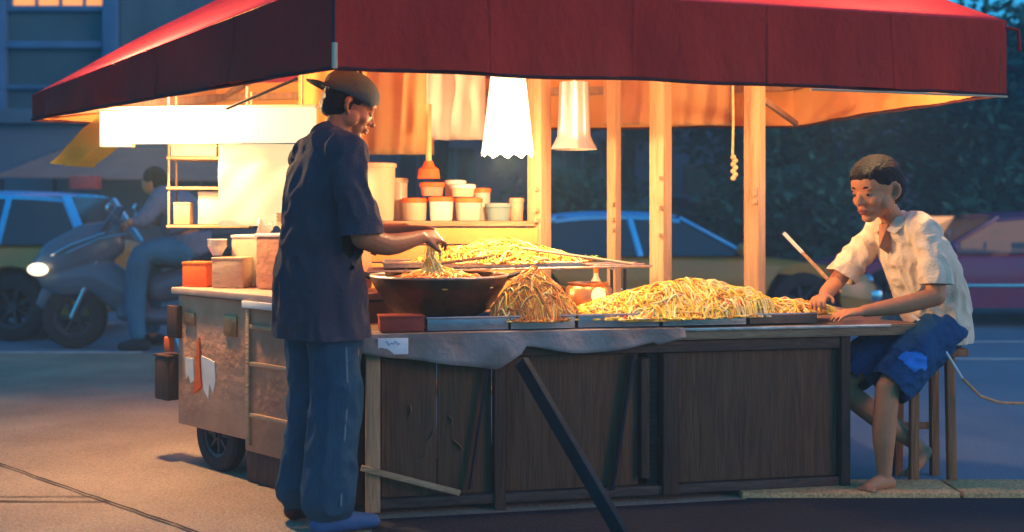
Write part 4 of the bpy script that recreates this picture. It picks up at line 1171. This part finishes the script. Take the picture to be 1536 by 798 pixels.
    for s in (-1,1):
        bm = bmesh.new(); ball(bm, (L*.478, s*hw*.66, H*.43), (.06,.15,.07), None, 14); link('headlight', bm, 'headlamp' if lit else 'chrome', e)
        bm = bmesh.new(); box(bm, (-L*.492, s*hw*.66, H*.46), (.05,.24,.10), None, .02); link('tail_light', bm, 'red_paint', e)
        bm = bmesh.new(); ball(bm, (xA-.12, s*(hw+.08), belt+.06), (.05,.09,.06), None, 12); box(bm, (xA-.12,s*(hw-.0),belt+.03),(.04,.12,.03)); link('mirror', bm, body, e)
        bm = bmesh.new(); box(bm, (-L*.01, s*(hw+.0), belt-.12), (.14,.02,.022), None, .006); box(bm, (-L*.24, s*(hw+.0), belt-.12), (.14,.02,.022), None, .006); link('door_handle', bm, 'chrome', e)
    for sx in (1,-1):
        bm = bmesh.new(); box(bm, (sx*L*.49, 0, .36), (.12, W*.86, .12), None, .04); link('bumper', bm, 'chrome' if not hatch else body, e)
    bm = bmesh.new()
    box(bm, (0,0,.25), (L*.93,W*.8,.1)); link('floorpan', bm, 'black_metal', e)
    bm = bmesh.new()
    for s in (-1,1): box(bm, (-.05,s*hw*1.002,H*.36), (L*.36,.012,.03), None, .004)
    link('side_trim', bm, 'chrome', e)
    if sign:
        bm = bmesh.new(); box(bm, (sign,-.1,H+.085), (.28,.14,.135), None, .02); sg = link('roof_sign', bm, 'red_paint', e)
    return e
make_car('parked_car', ((150-768)*11.0/FPX-1.75, 11.05, 0), R(180), 4.0, 1.66, 1.385, 'ochre_paint', 'cyan_paint', 'ochre car with bright blue roof and red roof sign behind the scooter', hatch=True, sign=-1.55)
make_car('parked_car', (1.42, 11.6, 0), R(2), 4.3, 1.66, 1.19, 'ochre_paint', 'cyan_paint', 'ochre car with blue roof seen between the wooden posts')
make_car('parked_car', (5.25, 12.3, 0), R(178), 4.4, 1.70, 1.19, 'plum_paint', 'plum_paint', 'plum coloured car with warm lit cabin behind the seated person', lit=True)
for o in list(bpy.data.objects['parked_car.001'].children):
    pass
for o_ in bpy.data.objects['parked_car.001'].children:
    if o_.name.startswith('windscreen'): o_.data.materials[0] = M['glass_blue']
pc = bpy.data.objects['parked_car.002']
bm = bmesh.new(); box(bm, (-.1,-.62,.98), (1.9,.03,.30), None, .01); link('glow_trim', bm, 'cabin', pc)  # emissive slab added so the cabin glows behind the windows
bm = bmesh.new(); ball(bm, (-.42,.3,1.06), .035, None, 10); link('cabin_lamp', bm, 'bulb', pc)
# far cars/vans behind middle gap
make_car('parked_car', (1.6, 17.5, 0), R(180), 4.3, 1.7, 1.5, 'scooter_paint', 'scooter_paint', 'small dark blue grey car furthest away behind the ochre car with blue roof')

# ---- maxi scooter with rider
scx, scy = -3.04, 9.75
sco = tag(empty('motor_scooter', (scx, scy, 0), R(180)), 'large blue grey motor scooter with lit headlamp in the road', 'scooter')
# local x forward(left in picture), front wheel at +.72
wheel(sco, (.74,0,.27), .27, .12, rimm='rim', spokes=6); wheel(sco, (-.62,0,.27), .27, .14, rimm='rim', spokes=6)
bm = bmesh.new()
capsule(bm, [(1.02,0,.66),(.86,0,.76),(.62,0,.86),(.40,0,.96)], [(.13,.08),(.20,.12),(.22,.13),(.16,.07)], 16, up=V((0,1,0)))
capsule(bm, [(.98,0,.60),(.82,0,.60),(.55,0,.62),(.36,0,.50),(.22,0,.34)], [(.07,.10),(.11,.17),(.12,.17),(.12,.17),(.08,.14)], 14)
capsule(bm, [(.30,0,.30),(-.1,0,.28),(-.5,0,.36)], [(.16,.07),(.16,.08),(.14,.10)], 14)
capsule(bm, [(.0,0,.52),(-.4,0,.62),(-.95,0,.78)], [(.13,.13),(.17,.15),(.08,.06)], 14)
fuse('cowling', bm, 'scooter_paint', sco, .014, 3)
bm = bmesh.new(); capsule(bm, [(1.03,0,.36),(.92,0,.52),(.74,0,.575),(.56,0,.53),(.47,0,.42)], [(.06,.02),(.09,.025),(.09,.03),(.085,.025),(.05,.02)], 12, up=V((0,1,0))); fuse('front_fender', bm, 'scooter_paint', sco, .012, 2)
bm = bmesh.new(); 
for s in (-1,1): tube(bm, [(.74,s*.08,.27),(.50,s*.07,.80)], .022, 8)
link('fork', bm, 'chrome', sco)
bm = bmesh.new(); ball(bm, (1.02,.10,.685), (.09,.055,.055), None, 14); ball(bm, (1.02,-.05,.685), (.09,.055,.055), None, 14); ball(bm,(.99,.165,.69),(.07,.03,.04),None,10); link('headlight', bm, 'headlamp', sco)
bm = bmesh.new()
pr=None
for i in range(7):
    u=i/6; vs=[bm.verts.new((.56-.20*u-.05*abs(y)*2, y*(1-.3*u), .93+.30*u)) for y in (-.18,-.1,0,.1,.18)]
    if pr:
        for k in range(4): bm.faces.new((pr[k],vs[k],vs[k+1],pr[k+1]))
    pr=vs
o = link('windscreen', bm, 'glass_blue', sco); o.modifiers.new('s','SOLIDIFY').thickness=.008
bm = bmesh.new(); tube(bm, [(.18,.34,1.06),(.26,.20,1.08),(.34,0,1.02),(.26,-.20,1.08),(.18,-.34,1.06)], .015, 8); link('handlebar', bm, 'chrome', sco)
for s in (-1,1):
    bm = bmesh.new(); tube(bm, [(.27,s*.22,1.08),(.32,s*.30,1.18)], .007, 6); ball(bm, (.33,s*.33,1.21), (.02,.07,.045), None, 10); link('mirror', bm, 'chrome', sco)
bm = bmesh.new(); capsule(bm, [(.0,0,.74),(-.3,0,.76),(-.75,0,.86)], [(.14,.05),(.16,.055),(.10,.045)], 12); link('saddle', bm, 'seat_dark', sco)
bm = bmesh.new(); tube(bm, [(.98,.075,.77),(.70,.175,.90),(.42,.17,1.00)], .010, 6); tube(bm, [(.74,.19,.83),(.46,.20,.95),(.2,.16,1.0)], .008, 6); link('chrome_strip', bm, 'chrome', sco)
bm = bmesh.new(); box(bm, (-.98,0,.70),(.05,.16,.08),None,.02); link('tail_light', bm, 'red_paint', sco)
bm = bmesh.new(); tube(bm, [(-.1,-.16,.25),(-.85,-.18,.34)], [.03,.05], 10); tube(bm, [(-.15,.16,.25),(-.25,.26,.015)], .014, 8); link('exhaust', bm, 'chrome', sco)

rd = tag(empty('person', (scx, scy, 0), R(180)), 'person hunched on the blue grey scooter in grey jacket and teal trousers', 'person')
bm = bmesh.new()
capsule(bm, [(-.22,0,.88),(-.15,0,1.1),(-.02,0,1.28),(.04,0,1.36)], [.14,.14,.13,.06], 14)
ball(bm, (.07,0,1.44), (.085,.075,.105), None, 16); ball(bm, (.10,0,1.40), (.06,.055,.07), None, 14); ball(bm, (.155,0,1.43), (.016,.012,.02), None, 8)
for s in (-1,1):
    ball(bm, (.06,s*.076,1.43), (.016,.01,.024), None, 8)
    capsule(bm, [(.0,s*.18,1.26),(.10,s*.24,1.10),(.16,s*.30,1.09)], [.05,.042,.035], 10)
    hand(bm, (.12,s*.30,1.09), (.9,-.1*s,-.1), (.3,0,-.95), 1, -s, 1.2)
    capsule(bm, [(-.20,s*.1,.86),(.12,s*.17,.80),(.16,s*.18,.42),(.13,s*.20,.10)], [.09,.07,.05,.04], 12)
    capsule(bm, [(.08,s*.21,.045),(.16,s*.22,.045),(.25,s*.23,.03)], [.035,.038,.025], 10)
fuse('body', bm, 'skin_tan', rd, .009, 2)
bm = bmesh.new()
capsule(bm, [(-.26,0,.88),(-.24,0,1.02),(-.16,0,1.18),(-.04,0,1.29)], [(.19,.17),(.21,.19),(.22,.18),(.17,.12)], 18)
for s in (-1,1): capsule(bm, [(-.04,s*.17,1.27),(.04,s*.25,1.13),(.12,s*.28,1.09)], [.085,.072,.05], 12)
fuse('jacket', bm, 'jacket', rd, .012, 3, fold(8,.018))
bm = bmesh.new()
for s in (-1,1): capsule(bm, [(-.22,s*.1,.85),(.10,s*.17,.80),(.15,s*.18,.45),(.13,s*.20,.15)], [.13,.105,.085,.065], 14)
fuse('trousers', bm, 'teal_trousers', rd, .012, 2, fold(9,.014))
bm = bmesh.new()
for s in (-1,1): capsule(bm, [(.07,s*.21,.05),(.16,s*.22,.05),(.26,s*.23,.04)], [.05,.052,.035], 12)
link('shoe', bm, 'blue_metal', rd)
bm = bmesh.new(); ball(bm, (.05,0,1.475), (.105,.09,.10), None, 18); ball(bm, (.01,0,1.43), (.075,.085,.09), None, 14); fuse('hair', bm, 'hair', rd, .012, 2)

# ------------------------------------------------------------------ background buildings
def bldg(name, lab, x0, x1, y, depth, h, m, wins, trim=None, grp=None):
    e = tag(empty(name, ((x0+x1)/2, y, 0)), lab, 'building', grp)
    cx = (x0+x1)/2
    bm = bmesh.new(); box(bm, (0,depth/2,h/2), (x1-x0,depth,h)); link('wall', bm, m, e, smooth=False)
    bm = bmesh.new(); box(bm, (0,depth/2,h+.1), (x1-x0+.3,depth+.3,.2), None, .03); link('cornice', bm, trim or m, e)
    for (wx_, wz, ww, wh, lit) in wins:
        bm = bmesh.new()
        for (a,b,c,d) in ((0,wh/2+.04,ww+.16,.08),(0,-wh/2-.04,ww+.2,.08),(-ww/2-.04,0,.08,wh),(ww/2+.04,0,.08,wh)):
            box(bm, (wx_-cx+a,-.03,wz+b), (c,.09,d), None, .01)
        for k in (-1,0,1): box(bm, (wx_-cx+k*ww/4,-.012,wz), (.04,.05,wh))
        w = link('window', bm, trim or m, e)
        bm = bmesh.new(); box(bm, (wx_-cx,.0,wz), (ww,.02,wh)); link('pane', bm, 'window_lit' if lit else 'glass', w, smooth=False)
    return e
b1 = bldg('townhouse', 'blue grey house front with one lit orange window, far left', -13.5, -5.55, 16.0, 6, 8.5, 'facade',
     [(-6.4,4.98,1.35,1.75,True),(-9.4,4.75,1.3,1.75,False),(-6.5,1.7,1.3,1.6,False),(-9.4,7.2,1.3,1.2,False),(-6.4,7.4,1.3,1.2,False)], 'facade_trim')
bm = bmesh.new()
box(bm, (-7.26+9.525,-.06,4.3), (.22,.14,8.4), None, .02); box(bm, (-5.68+9.525,-.06,4.3), (.2,.14,8.4), None, .02)
box(bm, (-6.5+9.525,-.05,3.55), (1.5,.10,.10), None, .01); box(bm, (-6.5+9.525,-.05,2.95), (1.5,.08,.06), None, .01)
link('pilaster', bm, 'facade_trim', b1)
bldg('shop_row', 'low dark slate shop row with a brown door behind the parked cars', -5.4, 9.5, 24.0, 5, 3.6, 'slate_wall', [(-1.6,2.0,1.6,1.1,False),(1.5,2.0,1.6,1.1,False),(6.8,2.0,1.6,1.1,False)])
o = bpy.data.objects['shop_row']
bm = bmesh.new(); box(bm, (4.05-2.05,-.03,1.1), (.75,.08,2.2), None, .01); dr = link('door', bm, 'door_brown', o)
bm = bmesh.new(); ball(bm, (4.3-2.05,-.09,1.05), .04, n=8); link('handle', bm, 'chrome', dr)
aw = tag(empty('shop_awning', (-4.6,14.2,0)), 'faded pink brown shop awning behind the scooter rider', 'awning')
bm = bmesh.new()
a=[V((-1.9,-.0,1.62)),V((1.9,0,1.55)),V((1.9,1.3,2.05)),V((-1.5,1.3,2.05))]
lo_=[bm.verts.new(p) for p in a]; hi_=[bm.verts.new(p+V((0,0,.03))) for p in a]
bm.faces.new(lo_[::-1]); bm.faces.new(hi_)
for k in range(4): bm.faces.new((lo_[k],lo_[(k+1)%4],hi_[(k+1)%4],hi_[k]))
link('cloth', bm, 'awning_pink', aw, smooth=False)
bm = bmesh.new()
for x in (-1.85,1.85): tube(bm, [(x,.05,0),(x,.05,1.6)], .03, 8); tube(bm, [(x*.9,1.25,0),(x*.9,1.25,2.03)], .03, 8)
link('pole', bm, 'black_metal', aw)
bldg('kiosk', 'dark grey kiosk wall under the pink awning', -7.2, -2.6, 15.6, 2, 2.4, 'slate_wall', [(-4.0,1.3,1.2,.7,False)])

# ------------------------------------------------------------------ trees
def tree(name, loc, h, cr, lab, m, n=5200, trunk_r=.16, leaf=.095, low=.38, seed=1):
    rnd = random.Random(seed)
    e = tag(empty(name, loc), lab, 'tree', 'trees across the road')
    bm = bmesh.new(); base = V((0,0,0)); tops = []
    pts = [V((0,0,0)), V((.05,.0,h*.2)), V((-.04,.06,h*.42)), V((.05,0,h*.7)), V((0,0,h*.9))]
    tube(bm, pts, [trunk_r*1.3,trunk_r,trunk_r*.8,trunk_r*.5,trunk_r*.15], 10)
    clumps = []
    for k in range(16):
        a = rnd.uniform(0,6.28); z0 = h*rnd.uniform(max(.28,low),.78); L = cr*rnd.uniform(.55,.95)
        tip = V((math.cos(a)*L, math.sin(a)*L, z0 + h*rnd.uniform(.02,.2)))
        mid = V((tip.x*.5, tip.y*.5, (z0+tip.z)/2+.1))
        tube(bm, [V((0,0,z0)), mid, tip], [trunk_r*.4,trunk_r*.22,trunk_r*.06], 6)
        clumps += [(tip, cr*rnd.uniform(.26,.42)), (mid+V((0,0,cr*.15)), cr*rnd.uniform(.25,.4))]
    link('trunk', bm, 'bark', e)
    for k in range(10):
        a = rnd.uniform(0,6.28); r = cr*rnd.uniform(0,.75); clumps.append((V((math.cos(a)*r, math.sin(a)*r, h*rnd.uniform(low,1.0))), cr*rnd.uniform(.22,.4)))
    bm = bmesh.new()
    for i in range(int(n*1.7)):
        c, r = rnd.choice(clumps)
        while True:
            v = V((rnd.uniform(-1,1),rnd.uniform(-1,1),rnd.uniform(-1,1)))
            if .35 < v.length < 1: break
        p = c + V((v.x,v.y,v.z*.75))*r
        if p.z < .15: continue
        s = leaf*rnd.uniform(.6,1.5)
        d1 = V((rnd.uniform(-1,1),rnd.uniform(-1,1),rnd.uniform(-.8,.4))).normalized(); d2 = d1.cross(V((rnd.uniform(-1,1),rnd.uniform(-1,1),1))).normalized()
        bm.faces.new([bm.verts.new(q_) for q_ in (p-d1*s, p+d2*s*.45, p+d1*s, p-d2*s*.45)])
    link('crown', bm, m, e, smooth=False)
    return e
tree('leafy_tree', (4.6,16.5,0), 5.6, 2.6, 'broad dark tree standing right of the rightmost wooden post', 'leaf_a', 9000, seed=3, low=.25)
tree('leafy_tree', (7.6,15.6,0), 3.7, 2.4, 'dark tree behind the plum coloured car, nearest the right edge', 'leaf_b', 8500, seed=5, low=.2)
tree('leafy_tree', (2.0,19.0,0), 4.4, 2.6, 'dark tree seen between the middle and right posts', 'leaf_b', 5500, seed=9, low=.6)
tree('leafy_tree', (-1.2,19.5,0), 4.2, 2.2, 'teal dark tree seen above the food tubs', 'leaf_a', 4200, seed=12, low=.6)
tree('leafy_tree', (10.2,19.5,0), 5.0, 3.0, 'tallest dark tree at the far right, furthest back', 'leaf_a', 7500, seed=14, low=.2)
# rough bush behind the seated person
def bush(loc, r, h, lab, m, n, seed):
    rnd = random.Random(seed); e = tag(empty('bush', loc), lab, 'bush', 'bushes across the road'); bm = bmesh.new()
    for k in range(7): a = k*.9; tube(bm, [(0,0,0),(math.cos(a)*r*.4,math.sin(a)*r*.4,h*.8)], [.03,.01], 5)
    link('stem', bm, 'bark', e); bm = bmesh.new()
    cl = [(V((rnd.uniform(-r,r)*.7, rnd.uniform(-r,r)*.5, rnd.uniform(.25,.85)*h)), r*rnd.uniform(.3,.5)) for _ in range(14)]
    for i in range(n):
        c, q_ = rnd.choice(cl); v = V((rnd.gauss(0,.5),rnd.gauss(0,.5),rnd.gauss(0,.42)))
        p = c+v*q_; p.z = abs(p.z); s = .1*rnd.uniform(.5,1.3)
        d1 = V((rnd.uniform(-1,1),rnd.uniform(-1,1),rnd.uniform(-.6,.8))).normalized(); d2 = d1.cross(V((rnd.uniform(-1,1),rnd.uniform(-1,1),1))).normalized()
        bm.faces.new([bm.verts.new(w) for w in (p-d1*s, p+d2*s*.4, p+d1*s, p-d2*s*.4)])
    link('foliage', bm, m, e, smooth=False)
bush((3.6,14.6,0), 1.3, 1.7, 'low bush behind the hood of the plum coloured car', 'leaf_b', 3000, 21)
bush((6.6,14.9,0), 1.6, 1.9, 'wide bush behind the roof of the plum coloured car', 'leaf_a', 3500, 22)
bush((9.2,15.5,0), 1.8, 2.3, 'tall bush at the far right edge', 'leaf_b', 3500, 23)
bush((.9,16.5,0), 1.5, 1.6, 'low bush behind the ochre car between the posts', 'leaf_a', 3000, 24)

def explode(o):
    "every separate piece of a mesh becomes an object of its own beside it"
    me = o.data; bm = bmesh.new(); bm.from_mesh(me); bm.verts.ensure_lookup_table()
    seen = set(); isl = []
    for v in bm.verts:
        if v.index in seen: continue
        st_ = [v]; grp = set()
        while st_:
            w = st_.pop()
            if w.index in grp: continue
            grp.add(w.index); st_ += [e.other_vert(w) for e in w.link_edges if e.other_vert(w).index not in grp]
        seen |= grp; isl.append(grp)
    bm.free()
    if len(isl) < 2: return
    kids = []
    for g in isl:
        b2 = bmesh.new(); b2.from_mesh(me); b2.verts.ensure_lookup_table()
        bmesh.ops.delete(b2, geom=[v for v in b2.verts if v.index not in g], context='VERTS')
        m2 = me.copy(); b2.to_mesh(m2); b2.free()
        c = o.copy(); c.data = m2; COL.objects.link(c); kids.append(c)
    for ch in list(o.children): ch.parent = kids[0]
    nm = o.name; bpy.data.objects.remove(o); 
    for k in kids: k.name = nm.split('.')[0]
EX = {'valance_seam','brace','hanging_cord','side_panel','pillar','shoe','pilaster','rail','badge','emblem_wing','side_trim','headlight','fork','chrome_strip','collar','axle','pole','lips','trim','side'}
for o in list(bpy.data.objects):
    if o.type == 'MESH' and o.parent is not None and o.name.split('.')[0] in EX and not o.modifiers: explode(o)
bm = bmesh.new(); box(bm, (0,420,5.5), (840,1000,13))
hz_ = link('haze', bm, 'soil', smooth=False); hz_['kind'] = 'stuff'; hz_['label'] = 'thin dusk haze hanging over the street'
hm = bpy.data.materials.new('haze'); hm.use_nodes = True; hm.node_tree.nodes.clear()
ho = hm.node_tree.nodes.new('ShaderNodeOutputMaterial'); hv = hm.node_tree.nodes.new('ShaderNodeVolumePrincipled')
hv.inputs['Color'].default_value = (.62,.85,1,1); hv.inputs['Density'].default_value = .0085; hv.inputs['Anisotropy'].default_value = .2
hm.node_tree.links.new(hv.outputs[0], ho.inputs['Volume']); hz_.data.materials[0] = hm
# ------------------------------------------------------------------ camera, world, lamps
cam = bpy.data.cameras.new('camera'); co = bpy.data.objects.new('camera', cam); COL.objects.link(co)
co.location = (0,0,CAMZ); co.rotation_euler = (R(90),0,0)
cam.sensor_width = 36; cam.lens = 36*FPX/1536; cam.shift_y = -(399-HY)/1536
cam.dof.use_dof = True; cam.dof.focus_distance = 4.65; cam.dof.aperture_fstop = 1.7
cam.clip_end = 2000; sc.camera = co
W = bpy.data.worlds.new('World'); sc.world = W; W.use_nodes = True
nt = W.node_tree; bg = nt.nodes['Background']
sky = nt.nodes.new('ShaderNodeTexSky'); sky.sky_type = 'NISHITA'; sky.sun_disc = False
SE, SR = R(14.0), R(118)
sky.sun_elevation = SE; sky.sun_rotation = SR; sky.ozone_density = 6; sky.dust_density = .4
mx = nt.nodes.new('ShaderNodeMix'); mx.data_type = 'RGBA'; mx.blend_type = 'MULTIPLY'; mx.inputs[0].default_value = 1
mx.inputs[7].default_value = (.14,1.08,1.12,1)
nt.links.new(sky.outputs[0], mx.inputs[6]); nt.links.new(mx.outputs[2], bg.inputs[0])
bg.inputs[1].default_value = .14
sun = bpy.data.lights.new('sun', 'SUN'); so = bpy.data.objects.new('sun', sun); COL.objects.link(so)
sun.energy = .6; sun.angle = R(20); sun.color = (1,.3,.24)
so.rotation_euler = V((math.sin(SR)*-1, -math.cos(SR), -math.tan(SE))).to_track_quat('-Z','Y').to_euler()
def lamp(name, loc, w, col, r=.05):
    l = bpy.data.lights.new(name, 'POINT'); l.energy = w; l.color = col; l.shadow_soft_size = r
    o = bpy.data.objects.new(name, l); o.location = loc; COL.objects.link(o); return o
WARM = (1,.63,.29)
lamp('lamp_light', la + V((0,-.0,-.035)), 27, WARM, .05)
lamp('lamp_light', (-1.50,5.36,1.44), 9, WARM, .10)
for (bx, by, w, lab) in ((.30,4.52,15,'unseen bare bulb added under the front canopy edge to light the yellow noodles'),(1.50,4.83,17,'unseen bare bulb added under the canopy to light the seated person'),(-1.67,5.165,84,'unseen bare bulb added under the left canopy edge to light cart and ground')):  # bulbs added out of view behind the valance as warm fill
    e = tag(empty('fill_bulb', (bx,by,1.80)), lab, 'lamp', 'unseen bulbs added under the canopy')
    bm = bmesh.new(); ball(bm, (0,0,0), (.03,.03,.04), None, 12); link('bulb', bm, 'bulb', e)
    bm = bmesh.new(); lathe(bm, [(.001,.09),(.02,.085),(.022,.035),(.001,.033)], n=14); tube(bm, [(0,0,.08),(0,0,.105)], .004, 6); link('socket', bm, 'black_metal', e)
    lamp('lamp_light', (bx,by,1.72), w, WARM, .05)
sc.view_settings.view_transform = 'Standard'; sc.view_settings.look = 'None'; sc.view_settings.exposure = 1.1; sc.view_settings.gamma = 1
sc.cycles.max_bounces = 6; sc.cycles.caustics_reflective = False; sc.cycles.caustics_refractive = False
sc.cycles.use_denoising = True; sc.cycles.sample_clamp_indirect = 4
